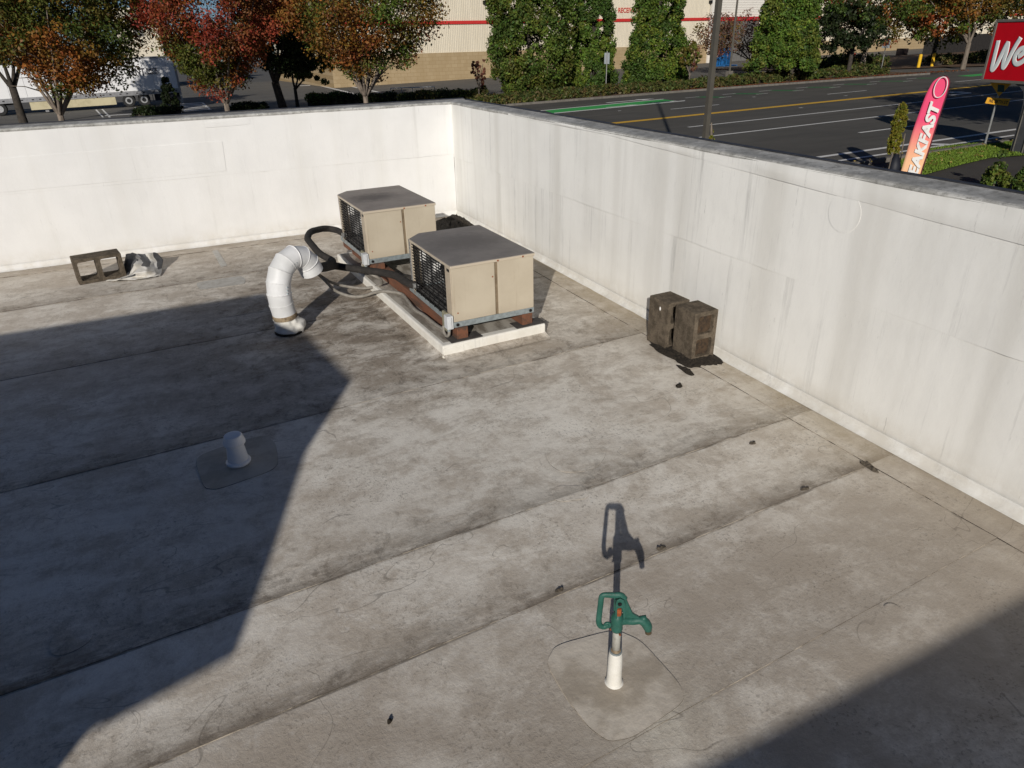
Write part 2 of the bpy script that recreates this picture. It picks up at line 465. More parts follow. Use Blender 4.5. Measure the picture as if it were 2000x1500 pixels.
# ================================================================== THE BUILDING WE LOOK DOWN ON
bld = thing('flat_roofed_building', 'flat roof with grey weathered membrane inside tall white parapet walls', 'building', (0, 0, 0))
XW, YS = -9.2, -10.03                                    # west and south inner wall faces
def seam_y(y0, x): return y0 + .052 * x
SEAMS = [YS - .1, -6.98, -6.325, -5.775, -4.32, -2.76, -1.15, .02]
def und(x, y): return .0035 * nz(x, y, 3, 1.3) + .0018 * nz(x, y, 9, 4.5)
LAPEDGE = simple('lap_edge_dirt', (.40, .35, .28), (.07, .058, .045), 7, .9, lo=.40, hi=.56, detail=6)
deck = MB().box(XW - .3, .3, YS - .3, .3, -.35, -.03).build('roof_deck', FLOOR, bld)
for i in range(len(SEAMS) - 1):
    ya, yb = SEAMS[i], SEAMS[i + 1]
    def fn(u, v, ya=ya, yb=yb, i=i):
        x = XW + u * (-.0 - XW)
        k = 0 if i == 0 else 1
        y0 = seam_y(ya, x) if i else ya
        y1 = (seam_y(yb, x) + .06) if i < len(SEAMS) - 2 else yb
        vv = v ** 1.35
        y = y0 + (y1 - y0) * vv
        t = y - y0
        z = und(x, y) + (k * (.0013 + .0011 * nz(x * 2.3, ya, 7)) * math.exp(-t / .10)) + (0 if t < .3 else 0)
        e = y1 - y
        if i < len(SEAMS) - 2: z -= .004 * math.exp(-max(e, 0) / .03)
        return (x, y, z)
    ny = max(12, int((yb - ya) / .05))
    g = MB().grid(fn, 200, ny)
    if i:      # the lap edge itself, a few millimetres high
        n0 = len(g.v); row = [g.v[k] for k in range(201)]
        lo = [(p[0], p[1] - .001, p[2] - .006) for p in row]
        g.add(row + lo, [(k, 201 + k, 202 + k, k + 1) for k in range(200)], 1)
    g.build('membrane_sheet', [FLOOR, LAPEDGE], deck, smooth=False if i == 99 else True)
# flashing strips lying over the sheets along both walls
def strip(fa, fb, n, name):
    def fn(u, v):
        p = fa(u).lerp(fb(u), v); return (p.x, p.y, und(p.x, p.y) + .0062 - .002 * (1 - v))
    g = MB().grid(fn, n, 5)
    row = [g.v[k] for k in range(n + 1)]
    lo = [(p[0] - .0005, p[1] - .0005, p[2] - .006) for p in row]
    g.add(row + lo, [(k, n + 1 + k, n + 2 + k, k + 1) for k in range(n)], 1)
    return g.build(name, [FLOOR, LAPEDGE], deck, smooth=True)
strip(lambda u: Vector((-.235 + .012 * nz(u * 9, 1), -u * 9.9 + .0, 0)), lambda u: Vector((-.02, -u * 9.9, 0)), 160, 'flashing_strip')
strip(lambda u: Vector((-9 + u * 8.76, -.235 + .01 * nz(u * 9, 4), 0)), lambda u: Vector((-9 + u * 8.76, -.02, 0)), 160, 'flashing_strip')

# ---- parapets
HP = 1.327
def wall_sheet(name, mat, a, b, z0, z1, nrm, off, amp, parent, nu=150, nv=26, seed=0, lap=False):
    a, b, nrm = Vector(a), Vector(b), Vector(nrm)
    def fn(u, v):
        p = a.lerp(b, u); z = z0 + (z1 - z0) * v
        if v == 0 and lap: z += .004 * nz(p.x * 3, p.y * 3, seed)
        d = off + amp * (nz(p.x + seed, p.y, z * .8, 1.2) + .45 * nz(p.x + seed, p.y, z, 4.0))
        if lap: d += .0008 * math.exp(-v * (z1 - z0) / .05) + .022 * max(0, nz(p.x * 2.1 + seed, p.y * 2.1, 0, 1.6) - .32) * math.exp(-v * (z1 - z0) / .05)
        return p + nrm * d + Vector((0, 0, z))
    g = MB().grid(fn, nu, nv)
    if lap:
        row = [g.v[k] for k in range(nu + 1)]
        lo = [tuple(Vector(p) - nrm * .006) for p in row]
        g.add(row + lo, [(k, nu + 1 + k, nu + 2 + k, k + 1) for k in range(nu)])
    o = g.build(name, mat, parent, smooth=True)
    return o
def parapet(name, mat, a, b, nrm, t=.20, ends=(0, 0), laps=(.70,), flip=False):
    a, b, nrm = Vector(a), Vector(b), Vector(nrm)
    d = (b - a).normalized()
    core = MB()
    aa, bb = a - d * ends[0], b + d * ends[1]
    core.extrude([aa - nrm * .02 + Vector((0, 0, -4.6)), bb - nrm * .02 + Vector((0, 0, -4.6)), bb - nrm * (t - .02) + Vector((0, 0, -4.6)), aa - nrm * (t - .02) + Vector((0, 0, -4.6))], (0, 0, 4.6 + HP - .02))
    w = core.build('parapet_wall', STUCCO, bld)
    L = (b - a).length
    wall_sheet('lower_sheet', mat, a, b, .0, laps[0] + .05, nrm, .0, .0035, w, seed=1)
    wall_sheet('upper_sheet', mat, a, b, laps[0], HP - .012, nrm, .0035, .0035, w, seed=5, lap=True)
    # rounded base flashing
    prof = [(.046, .001), (.032, .006), (.019, .016), (.010, .032), (.006, .052), (.003, .054)]
    n = int(L / .06)
    def fn(u, v):
        k = v * (len(prof) - 1); i = min(int(k), len(prof) - 2); q = k - i
        dd = prof[i][0] * (1 - q) + prof[i + 1][0] * q; zz = prof[i][1] * (1 - q) + prof[i + 1][1] * q
        p = a.lerp(b, u); wob = .004 * nz(p.x, p.y, zz, 3.5) + .003 * nz(p.x, p.y, 2, 9)
        return p + nrm * (dd + wob + .007) + Vector((0, 0, zz + .006 + .5 * wob))
    MB().grid(fn, n, 10).build('base_flashing', mat, w, smooth=True)
    # wrapped coping, rounded on the roof side
    cp = [(.004, HP - .030), (.010, HP - .014), (.005, HP - .004), (-.010, HP + .002), (-.045, HP + .004), (-.12, HP + .007), (-(t - .012), HP + .012)]
    def fc(u, v):
        k = v * (len(cp) - 1); i = min(int(k), len(cp) - 2); q = k - i
        dd = cp[i][0] * (1 - q) + cp[i + 1][0] * q; zz = cp[i][1] * (1 - q) + cp[i + 1][1] * q
        p = aa.lerp(bb, u)
        return p + nrm * (dd + .002 * nz(p.x, p.y, zz, 2.2)) + Vector((0, 0, zz + .003 * nz(p.x, p.y, zz, 1.1)))
    MB().grid(fc, int(L / .08), 24).build('coping', [COPING], w, smooth=True)
    e = MB()
    e.extrude([aa - nrm * (t - .022) + Vector((0, 0, HP - .10)), aa - nrm * (t + .012) + Vector((0, 0, HP - .10)), aa - nrm * (t + .012) + Vector((0, 0, HP + .016)), aa - nrm * (t + .000) + Vector((0, 0, HP + .022)), aa - nrm * (t - .022) + Vector((0, 0, HP + .019))], bb - aa)
    e.build('metal_edge', METAL_EDGE, w)
    return w
wall_b = parapet('back', WALL_B, (XW, 0, 0), (0, 0, 0), (0, -1, 0), ends=(.24, .235), laps=(.735,))
wall_r = parapet('right', WALL_R, (0, 0, 0), (0, YS, 0), (-1, 0, 0), ends=(.0, .235), laps=(.70,))
# the top flap on the right wall, its lower edge sloping towards the viewer
za_, zb_f = at_x(1400, 320, -.01), at_x(2000, 479, -.01)
kf = (zb_f.z - za_.z) / (zb_f.y - za_.y)
def flap(u, v):
    y = -1.6 - u * (9.9 - 1.6); z0 = min(HP - .03, za_.z + kf * (y - za_.y)) + .003 * nz(y * 3, 0, 3)
    z = z0 + (HP - .008 - z0) * v
    bulge = .014 * max(0, nz(y * 1.1, z * 3, 8, 1.5)) * math.sin(PI * v)
    return (-.0085 - .003 * nz(0, y, z, 1.6) - bulge, y, z)
fg = MB().grid(flap, 170, 8); row = [fg.v[k] for k in range(171)]
fg.add(row + [(p[0] + .006, p[1], p[2]) for p in row], [(k, 171 + k, 172 + k, k + 1) for k in range(170)])
fg.build('top_flap', WALL_R, wall_r, smooth=True)
wall_s = parapet('south', WALL_B, (0, YS, 0), (XW, YS, 0), (0, 1, 0), ends=(0, .24), laps=(.70,))
wall_w = parapet('west', WALL_B, (XW, YS, 0), (XW, 0, 0), (1, 0, 0), ends=(0, 0), laps=(.70,))

# ---- welded patches, all real sheets a few millimetres thick
def smooth_loop(pts, n=5, k=.28):
    out = []
    N = len(pts)
    for i in range(N):
        p0, p1, p2 = Vector(pts[i - 1]), Vector(pts[i]), Vector(pts[(i + 1) % N])
        a = p1.lerp(p0, min(.5, k)); b = p1.lerp(p2, min(.5, k))
        for j in range(n + 1):
            t = j / n; out.append(a * (1 - t) ** 2 + p1 * 2 * t * (1 - t) + b * t * t)
    return out
def floor_patch(pix, h=.005, mat=FLOOR, k=.28, name='membrane_patch'):
    loop = [at_z(u, v) for u, v in pix]
    loop = smooth_loop(loop, 5, k)
    c = sum(loop, Vector()) / len(loop)
    g = MB(); n = len(loop)
    rings = [(1.0, 0), (.994, h), (.93, h + .001), (.7, h + .0015), (.35, h + .0015)]
    vs = []
    for s_, hh in rings:
        for p in loop:
            q = c.lerp(p, s_); vs.append((q.x, q.y, und(q.x, q.y) + hh * .40 + .0008 if hh else und(q.x, q.y) - .004))
    vs.append((c.x, c.y, und(c.x, c.y) + h * .40 + .0013))
    fs = [(r * n + i, r * n + (i + 1) % n, (r + 1) * n + (i + 1) % n, (r + 1) * n + i) for r in range(len(rings) - 1) for i in range(n)]
    fs += [((len(rings) - 1) * n + i, (len(rings) - 1) * n + (i + 1) % n, len(rings) * n) for i in range(n)]
    bm = MB().add(vs, fs); bm.m = [1] * n + [0] * (len(fs) - n)
    o = bm.build(name, [mat, LAPEDGE], deck, smooth=False)
    m = o.data; bmm = bmesh.new(); bmm.from_mesh(m); bmesh.ops.recalc_face_normals(bmm, faces=bmm.faces)
    if sum(f.normal.z for f in bmm.faces) < 0: bmesh.ops.reverse_faces(bmm, faces=bmm.faces)
    bmm.to_mesh(m); bmm.free()
    return o
PATCHM = simple('patch_membrane', (.66, .60, .515), (.42, .365, .295), 5, .75, bump=.4, bdist=.008, detail=10, lo=.38, hi=.62)
floor_patch([(1066, 1296), (1084, 1262), (1200, 1230), (1252, 1252), (1330, 1338), (1338, 1372), (1240, 1440), (1190, 1450), (1150, 1422), (1104, 1362)], .006, mat=PATCHM)
floor_patch([(378, 893), (398, 954), (424, 957), (545, 915), (540, 868), (520, 850), (470, 860)], .004, mat=simple('vent_patch_membrane', (.56, .52, .45), (.42, .375, .31), 6, .75, bump=.3))
floor_patch([(1076, 956), (1094, 948), (1146, 949), (1151, 974), (1086, 982)], .004)
floor_patch([(1062, 886), (1072, 858), (1112, 840), (1165, 842), (1190, 880), (1166, 918), (1104, 925), (1076, 912)], .003, k=.45)
floor_patch([(92, 1262), (110, 1232), (150, 1217), (184, 1226), (180, 1252), (140, 1276), (104, 1284)], .003, k=.45)
floor_patch([(383, 552), (470, 539), (480, 546), (478, 556), (392, 567), (386, 562)], .004, mat=simple('pale_patch', (.50, .485, .45), (.40, .38, .34), 16, .7, bump=.2))
floor_patch([(414, 490), (425, 488), (444, 519), (432, 522)], .004, mat=MATS['pale_patch'], k=.1)
floor_patch([(440, 620), (640, 588), (640, 580), (445, 612)], .002, k=.1)
# round fastener plates telegraphing through the sheet
for (u, v, rr) in [(816, 1248, .032), (690, 1298, .032), (985, 1180, .030), (1079, 1140, .032), (959, 1082, .028), (1036, 1054, .026), (1745, 1190, .03), (1290, 1068, .02),
                   (318, 1102, .03), (1110, 1005, .02), (1430, 1010, .02), (420, 1060, .03), (1600, 1040, .025)]:
    p = at_z(u, v); g = MB(); g.lathe([(rr * 1.5, -.0010), (rr * 1.0, .0002), (rr * .8, .0004), (rr * .45, .0004), (rr * .2, .0002)], (p.x, p.y, und(p.x, p.y) - .0002), 18)
    g.build('fastener_plate', FLOOR, deck, smooth=True)
# wall patches
def wall_patch(pts, nrm, parent, mat, h=.004, k=.2):
    loop = smooth_loop(pts, 5, k); nrm = Vector(nrm); c = sum(loop, Vector()) / len(loop); n = len(loop)
    vs = [tuple(p - nrm * .01) for p in loop] + [tuple(p + nrm * h) for p in loop] + [tuple(c.lerp(p, .5) + nrm * (h + .001)) for p in loop] + [tuple(c + nrm * (h + .001))]
    fs = [(r * n + i, r * n + (i + 1) % n, (r + 1) * n + (i + 1) % n, (r + 1) * n + i) for r in range(2) for i in range(n)] + [(2 * n + i, 2 * n + (i + 1) % n, 3 * n) for i in range(n)]
    o = MB().add(vs, fs).build('wall_patch', mat, parent)
    bmm = bmesh.new(); bmm.from_mesh(o.data); bmesh.ops.recalc_face_normals(bmm, faces=bmm.faces)
    if sum(f.normal.dot(nrm) * f.calc_area() for f in bmm.faces) < 0: bmesh.ops.reverse_faces(bmm, faces=bmm.faces)
    bmm.to_mesh(o.data); bmm.free(); return o
wall_patch([at_y(-300, 334, -.0055), at_y(434, 275, -.0055), at_y(442, 334, -.0055), at_y(-300, 405, -.0055)], (0, -1, 0), wall_b, WALL_B, .002, k=.03)
wall_patch([at_y(395, 240, -.0055), at_y(488, 229, -.0055), at_y(488, 243, -.0055), at_y(400, 250, -.0055)], (0, -1, 0), wall_b, WALL_B, .002)
_c = at_x(1649, 416, -.0055)
wall_patch([_c + Vector((0, .105 * math.cos(a), .105 * math.sin(a))) for a in np.linspace(0, 2 * PI, 14)[:-1]], (-1, 0, 0), wall_r, WALL_R, .0005, k=.5)

# ================================================================== ROOF OBJECTS
# ---- curb pad
CR = math.radians(2.6)
curb = thing('equipment_curb', 'low white membrane wrapped curb pad under both tan condensing units', 'curb', (-1.355, -2.70, 0), CR)
cx, cy = .415, 1.345
def rc(lx, ly, lz=0): # curb local -> world
    return Vector((-1.355 + lx * math.cos(CR) - ly * math.sin(CR), -2.70 + lx * math.sin(CR) + ly * math.cos(CR), lz))
MB().box(-cx, cx, -cy, cy, -.01, .092).build('curb_body', CURBW, curb, bevel=.012, local=True, seg=3)
def ctop(u, v):
    x, y = -cx + .03 + u * (2 * cx - .06), -cy + .055 + v * (2 * cy - .09)
    return (x, y, .0945 + .003 * nz(x, y, 1, 4))
MB().grid(ctop, 16, 44).build('curb_top_sheet', simple('curb_top_dirty', (.42, .39, .34), (.19, .165, .135), 7, .75, bump=.3, stretch=(2, .6, 1)), curb, smooth=True, local=True)
MB().grid(lambda u, v: (-cx - .10 + .105 * v + .0, -cy + u * 2 * cy, .006 + .022 * v * v + .003 * nz(u * 20, v)), 50, 4).build('curb_flange', FLOOR, curb, smooth=True, local=True)
MB().grid(lambda u, v: (-cx + u * 2 * cx, -cy - .09 + .095 * v, .006 + .020 * v * v + .003 * nz(u * 20, v, 4)), 20, 4).build('curb_flange', FLOOR, curb, smooth=True, local=True)
MB().box(-cx + .004, -cx + .16, -cy - .004, -cy + .03, .003, .070).build('corner_patch', CURBW, curb, bevel=.004, local=True)
# ---- timber sleepers
for lx, lab in ((-.238, 'left rust brown timber sleeper carrying both condensing units, nearer the white elbow duct'), (.285, 'right timber sleeper in shade under both condensing units')):
    a = rc(lx, 0, .094)
    s_ = tag(MB().box(-.042, .042, -1.30, 1.26, 0, .086, 0).build('timber_sleeper', [WOOD], bevel=.004), lab, 'timber', 'timber sleepers under the condensing units')
    s_.location = a; s_.rotation_euler = (0, 0, CR)
for lx, ly, lab in ((-.30, .42, 'near left timber packing block under the far condensing unit'), (.22, .42, 'near right timber packing block under the far condensing unit'), (-.30, 1.18, 'rear left timber packing block under the far condensing unit'), (.22, 1.18, 'rear right timber packing block under the far condensing unit')):
    a = rc(lx, ly, .1805)
    s_ = tag(MB().box(-.055, .055, -.09, .09, 0, .051).build('packing_block', [WOOD], bevel=.004), lab, 'timber', 'timber packing under the far unit')
    s_.location = a; s_.rotation_euler = (0, 0, CR)
# little pads of dark felt under the sleeper ends, part of the curb
for lx in (-.22, .30):
    MB().box(lx - .12, lx + .12, -cy + .012, -cy + .13, .092, .0985).build('felt_pad', simple('dark_felt', (.07, .065, .06), (.045, .04, .038), 20, .9) if 'dark_felt' not in MATS else MATS['dark_felt'], curb, local=True)

# ---- condensing unit
UW, UD, UH = .635, .94, .450
hx, hy = UW / 2, UD / 2
def unit_holes():
    return [(-.02, .13, .245, .335), (-.28, -.17, .245, .335)]
BRIGHT_WHITE = simple('white_inner_plate', (.78, .78, .77), (.70, .70, .69), 10, .5)
BRIGHT_SPOTS = []  # white plates added to stand in for sunlit spots behind the guard
for (ua, ub, va, vb_) in ((814, 834, 488, 512), (850, 867, 512, 531)):
    pa_, pb_ = at_y(ua, vb_, -3.52 + .43), at_y(ub, va, -3.52 + .43)
    BRIGHT_SPOTS.append((pa_.x + 1.283, pb_.x + 1.283, pa_.z - .181, pb_.z - .181))
print('INPL', BRIGHT_SPOTS)
def make_unit():
    u = thing('condensing_unit', 'tan condensing unit', 'air conditioner')
    CH = .115
    pan = MB(); pz = .040
    pan.box(-hx, hx, -hy, -hy + .012, 0, pz); pan.box(-hx, hx, hy - .012, hy, 0, pz)
    pan.box(-hx, -hx + .012, -hy + .012, hy - .012, 0, pz); pan.box(hx - .012, hx, -hy + .012, hy - .012, 0, pz)
    pan.box(-hx + .012, hx - .012, -hy + .012, hy - .012, .008, .014)
    pn = pan.build('base_pan', GALV, u, local=True, bevel=.0025)
    for lx in (-hx + .028, hx - .03):
        r = MB()
        pts = []
        for k in range(16):
            a = 2 * PI * k / 16; pts.append((lx + .012 * math.cos(a), -hy - .0015, .020 + .012 * math.sin(a)))
        r.add(pts + [(p[0], p[1] - .003, p[2]) for p in pts], [tuple(range(16, 32))[::-1]] + [(i, (i + 1) % 16, 16 + (i + 1) % 16, 16 + i) for i in range(16)])
        r.build('grommet', BLACK, pn, local=True)
    split = -hx + UW * .535
    MB().box(-hx + .004, split - .012, -hy + .003, -hy + .016, pz, UH - .022).build('front_panel', TAN, u, local=True, bevel=.004)
    MB().box(split + .010, hx - .002, -hy - .001, -hy + .014, pz, UH - .022).build('front_panel', TAN, u, local=True, bevel=.004)
    MB().box(split - .013, split + .011, -hy + .010, -hy + .018, pz - .004, UH - .024).build('panel_channel', simple('channel_dark', (.22, .17, .11), (.15, .11, .07), 20, .6) if 'channel_dark' not in MATS else MATS['channel_dark'], u, local=True)
    # corner posts
    MB().box(-hx, -hx + .016, -hy + .0165, -hy + .115, pz, UH - .022).build('corner_post', TANEDGE, u, local=True, bevel=.003)
    MB().box(-hx, -hx + .014, hy - CH - .035, hy - CH, pz - .03, UH - .022).build('corner_post', TANEDGE, u, local=True, bevel=.003)
    # back: chamfer panel, rear panel
    b = MB(); b.extrude([(-hx, hy - CH, pz), (-hx + CH, hy, pz), (-hx + CH + .01, hy - .01, pz), (-hx + .01, hy - CH - .01, pz)], (0, 0, UH - .022 - pz))
    b.build('chamfer_panel', TANEDGE, u, local=True)
    MB().box(-hx + CH + .001, hx, hy - .014, hy, pz, UH - .022).build('rear_panel', TAN, u, local=True)
    # far side with two openings added so sunlit wall shows through as bright spots
    rp = MB(); ys = [-hy + .016]; 
    H = sorted(unit_holes())
    y = -hy + .017
    for (ya, yb, za, zb) in H:
        rp.box(hx - .012, hx, y, ya, pz, UH - .022); rp.box(hx - .012, hx, ya, yb, pz, za); rp.box(hx - .012, hx, ya, yb, zb, UH - .022); y = yb
    rp.box(hx - .012, hx, y, hy - .015, pz, UH - .022)
    for (xa, xb, za, zb) in BRIGHT_SPOTS:
        MB().box(xa, xb, hy - .036, hy - .031, za, zb).build('inner_plate', BRIGHT_WHITE, u, local=True)
    rp.build('side_panel', INNER, u, local=True)
    # lid with chamfered corner, folded edge
    lp = [(-hx - .006, -hy - .006), (hx + .006, -hy - .006), (hx + .006, hy + .006), (-hx + CH, hy + .006), (-hx - .006, hy - CH)]
    lid = MB().prism(lp, UH - .024, UH).build('lid', u['lidmat'] if 'lidmat' in u else LID, u, local=True, bevel=.004)
    for (sx, sy) in ((split + .01, -hy - .008), (hx - .09, -hy - .008)):
        MB().box(sx - .005, sx + .005, sy - .003, sy + .004, UH - .019, UH - .009).build('screw', RUST, lid, local=True)
    for (sx, sz) in ((split - .03, UH * .72), (-hx + .035, .105)):
        k = MB(); k.box(sx - .004, sx + .004, -hy - .001, -hy + .004, sz - .004, sz + .004); k.build('screw', RUST, u, local=True)
    # wire guard on the left face
    g = MB(); ga, gb = -hy + .118, hy - CH - .036
    nh = 17
    for k in range(nh):
        z = pz + .012 + (UH - .045 - pz) * k / (nh - 1); g.box(-hx - .004, -hx - .0005, ga, gb, z - .0034, z + .0034)
    for k in range(7):
        yv = ga + (gb - ga) * (k + .5) / 7; g.box(-hx - .0075, -hx - .0042, yv - .0032, yv + .0032, pz + .004, UH - .028)
    tag(g.build('wire_guard', BLACK, u, local=True), kind='stuff')
    # inside: dark lining, coil, fan, motor, compressor
    MB().box(-hx + .02, hx - .014, hy - .030, hy - .016, pz, UH - .03).build('coil', COILM, u, local=True)
    MB().box(hx - .030, hx - .016, -hy + .02, -hy + .10, pz, UH - .03).build('coil', COILM, u, local=True)
    MB().box(-hx + .018, hx - .014, -hy + .0165, -hy + .022, pz, UH - .03).build('lining', INNER, u, local=True)
    MB().box(-hx + .018, hx - .014, -hy + .03, hy - .032, pz - .02, pz - .012).build('lining', INNER, u, local=True)
    fan = MB(); fx, fy, fz = -hx + .20, .03, .235
    ringp = [(fx, fy + .165 * math.cos(a), fz + .165 * math.sin(a)) for a in np.linspace(0, 2 * PI, 33)]
    fan.tube(ringp, .012, 6, cap=False)
    fa = fan.build('fan_shroud', FANM, u, local=True, smooth=True)
    mt = MB(); mt.tube([(fx - .06, fy, fz), (fx + .09, fy, fz)], .045, 14); mt.box(fx + .02, fx + .03, fy - .165, fy + .165, fz - .012, fz + .012)
    mt.build('fan_motor', FANM, u, local=True)
    for k in range(4):
        a = k * PI / 2 + .4; bl = MB()
        c_, s_ = math.cos(a), math.sin(a)
        def P(r, t, dx): return (fx + dx, fy + r * c_ - t * s_, fz + r * s_ + t * c_)
        bl.add([P(.03, -.02, -.02), P(.15, -.07, -.035), P(.15, .07, .03), P(.03, .02, .01)], [(0, 1, 2, 3), (3, 2, 1, 0)])
        bl.build('fan_blade', FANM, u, local=True)
    cmp_ = MB().lathe([(.0, .0), (.075, .005), (.08, .12), (.06, .17), (0, .185)], (.12, .22, pz), 18, cap=False).build('compressor', BLACK, u, local=True, smooth=True)
    MB().tube([(-.2, -.3, .05), (-.1, -.1, .07), (.05, .15, .06), (.1, .2, .2)], .011, 8).build('refrigerant_tube', simple('copper', (.35, .16, .08), (.2, .1, .06), 20, .4, .8) if 'copper' not in MATS else MATS['copper'], u, local=True, smooth=True)
    # disconnect box and bracket on the left face near the front
    br = MB(); n = 9
    br.box(-hx - .030, -hx - .006, -hy + .075, -hy + .155, -.05, .090)
    bo = br.build('bracket', OLIVE, u, local=True, bevel=.008)
    bx = MB().box(-hx - .050, -hx - .004, -hy - .004, -hy + .062, -.005, .092).build('disconnect_box', BOXW, u, local=True, bevel=.004)
    MB().box(-hx - .052, -hx - .020, -hy - .012, -hy - .0045, .002, .086).build('box_cover', BOXW, bx, local=True, bevel=.003)
    MB().tube([(-hx - .028, -hy + .03, -.004), (-hx - .028, -hy + .03, -.028)], .013, 12).build('conduit_nut', GALV, bx, local=True)
    cp = catmull([(-hx - .028, -hy + .03, -.02), (-hx - .030, -hy + .034, -.055), (-hx - .034, -hy + .07, -.078), (-hx - .036, -hy + .115, -.06), (-hx - .03, -hy + .13, -.02)], 6)
    MB().tube(cp, .011, 10).build('conduit_whip', CABLE, bx, local=True, smooth=True)
    # small name plate
    MB().box(-hx - .002, -hx + .001, -hy + .03, -hy + .075, UH - .055, UH - .036).build('name_plate', BLACK, u, local=True)
    # line fitting where the insulated hose enters
    MB().tube([(-hx - .022, hy - CH - .05, .085), (-hx + .02, hy - CH - .05, .085)], .022, 14).build('service_valve', simple('valve_grey', (.33, .33, .32), (.2, .2, .19), 30, .5, .4) if 'valve_grey' not in MATS else MATS['valve_grey'], u, local=True)
    return u
def lid_material(name, base, soot, cx_, cy_, rad, k):
    m = NT(name); m.set(.5, 0, .4)
    p = m.pos(obj=True); x, y, z = m.sep(p)[:]
    n1 = m.noise(p, 6, 7, .65, .4)
    c = m.mix(m.ramp(n1, .4, .65), base, tuple(v * .82 for v in base))
    dx = m.math('DIVIDE', m.math('SUBTRACT', x, cx_), rad); dy = m.math('DIVIDE', m.math('SUBTRACT', y, cy_), rad * .8)
    d = m.math('SQRT', m.math('ADD', m.math('MULTIPLY', dx, dx), m.math('MULTIPLY', dy, dy)))
    d = m.math('ADD', d, m.math('MULTIPLY', m.math('SUBTRACT', m.noise(p, 12, 7, .7), .5), 1.5))
    c = m.mix(m.ramp(d, .25, 1.25, k, 0), c, soot)
    zz = m.ramp(z, UH - .006, UH - .003)
    c = m.mix(zz, (.52, .45, .35), c)
    m.col(c); m.bump(n1, .05, .004); return m.m
LID = lid_material('lid_grey_paint', (.26, .235, .21), (.13, .115, .10), 0, .05, .35, .7)
LID2 = lid_material('lid_taupe_paint', (.30, .26, .225), (.075, .06, .05), -.08, .05, .26, .85)
U1 = make_unit()
U1['label'] = 'nearer tan condensing unit with dark grey lid and galvanised base rail'
U1['group'] = 'condensing units on the curb'
U1.location = (-1.283, -3.52, .181); U1.rotation_euler = (0, 0, math.radians(1.2))
U2 = copy_tree(U1)
U2['label'] = 'farther tan condensing unit, close to the wall corner, soot stained taupe lid'
U2.location = (-1.435, -1.865, .232); U2.rotation_euler = (0, 0, math.radians(2.0))
U2.scale = (1.02, 1.02, 1.03)
for ch in U2.children:
    if ch.name.startswith('lid'):
        ch.data = ch.data.copy(); ch.data.materials[0] = LID2

# ---- white elbow duct
db = at_z(565, 648)
duct = thing('elbow_duct', 'white segmented gooseneck duct with rusty clamp band and wrapped boot', 'duct', (db.x, db.y, 0))
gd = Vector((.86, .51, 0)).normalized()
def dp(s, z): return Vector((db.x, db.y, 0)) + gd * s + Vector((0, 0, z))
cen = [(-.015, .15), (-.028, .24), (-.03, .32), (-.02, .40), (.015, .475), (.075, .53), (.15, .55), (.225, .53), (.275, .475), (.295, .425)]
cen3 = [dp(*q) for q in cen]
rad = .087
def duct_ring(i, r):
    a = cen3[max(0, i - 1)]; b = cen3[min(len(cen3) - 1, i + 1)]; t_ = (b - a).normalized()
    n1 = gd.cross(Vector((0, 0, 1))).normalized(); n2 = t_.cross(n1)
    return [cen3[i] + (n1 * math.cos(q) + n2 * math.sin(q)) * r for q in np.linspace(0, 2 * PI, 37)[:-1]]
for i in range(len(cen3) - 1):
    a, b = cen3[i], cen3[i + 1]
    r0 = duct_ring(i, rad * 1.0); r1 = duct_ring(i + 1, rad * 1.022)
    g = MB(); n_ = 36
    g.add(r0 + r1 + duct_ring(i + 1, rad * .99), [(k, (k + 1) % n_, n_ + (k + 1) % n_, n_ + k) for k in range(n_)] + [(n_ + k, n_ + (k + 1) % n_, 2 * n_ + (k + 1) % n_, 2 * n_ + k) for k in range(n_)])
    o = g.build('duct_segment', PVC, duct, smooth=True)
    es = o.modifiers.new('edge', 'EDGE_SPLIT'); es.split_angle = math.radians(40)
    if i < 8:
        ring = MB(); t = (b - a).normalized(); n1 = t.orthogonal().normalized(); n2 = t.cross(n1)
        ring.tube(duct_ring(i + 1, rad * 1.022) + duct_ring(i + 1, rad * 1.022)[:1], (.0042 if i % 2 else .0026), 6, cap=False)
        ring.build('seam_bead', PVCSEAM, o, smooth=True)
    if i in (2, 5):
        rv = MB(); n1 = (_r - (b - a).normalized() * _r.dot((b - a).normalized())).normalized()
        sd = (n1 * .86 - HV * .5).normalized()
        for k in range(3):
            p = a.lerp(b, .2 + .3 * k) + sd * rad * 1.0; rv.lathe([(.008, -.006), (.007, .0), (.003, .005)], p, 8)
        rv.build('rivet_row', GALV, o)
mth = MB(); t = (cen3[-1] - cen3[-2]).normalized()
mth.tube([cen3[-1] - t * .002, cen3[-1] + t * .03], [rad * 1.03, rad * 1.03], 30, cap=False)
mth.tube([cen3[-1] + t * .03, cen3[-1] - t * .05], [rad * .985, rad * .985], 30, cap=False)
mth.build('duct_mouth', PVC, duct, smooth=True)
MB().tube([cen3[-2].lerp(cen3[-1], .3), cen3[-2].lerp(cen3[-1], .32)], [rad * .97] * 2, 24).build('duct_inside', INNER, duct)
MB().tube([dp(-.013, .122), dp(-.016, .157)], [rad * 1.045, rad * 1.04], 30).build('clamp_band', BAND, duct, smooth=False)
bt = MB()
def boot(u, v):
    a = u * 2 * PI; z = .0 + .128 * v
    r = rad * (1.02 + .10 * (1 - v) ** 2)
    bul = max(0, math.cos(a - .1)) ** 3
    r += bul * (.035 * math.sin(PI * min(1, v * 1.15)) + .012)
    r += .006 * math.sin(a * 9 + v * 3) * (.4 + bul) * (1 - .6 * v)
    r += .012 * nz(math.cos(a) * 2, math.sin(a) * 2, v * 3, 1.4)
    return (db.x - .012 * v + r * math.cos(a), db.y + r * math.sin(a), z)
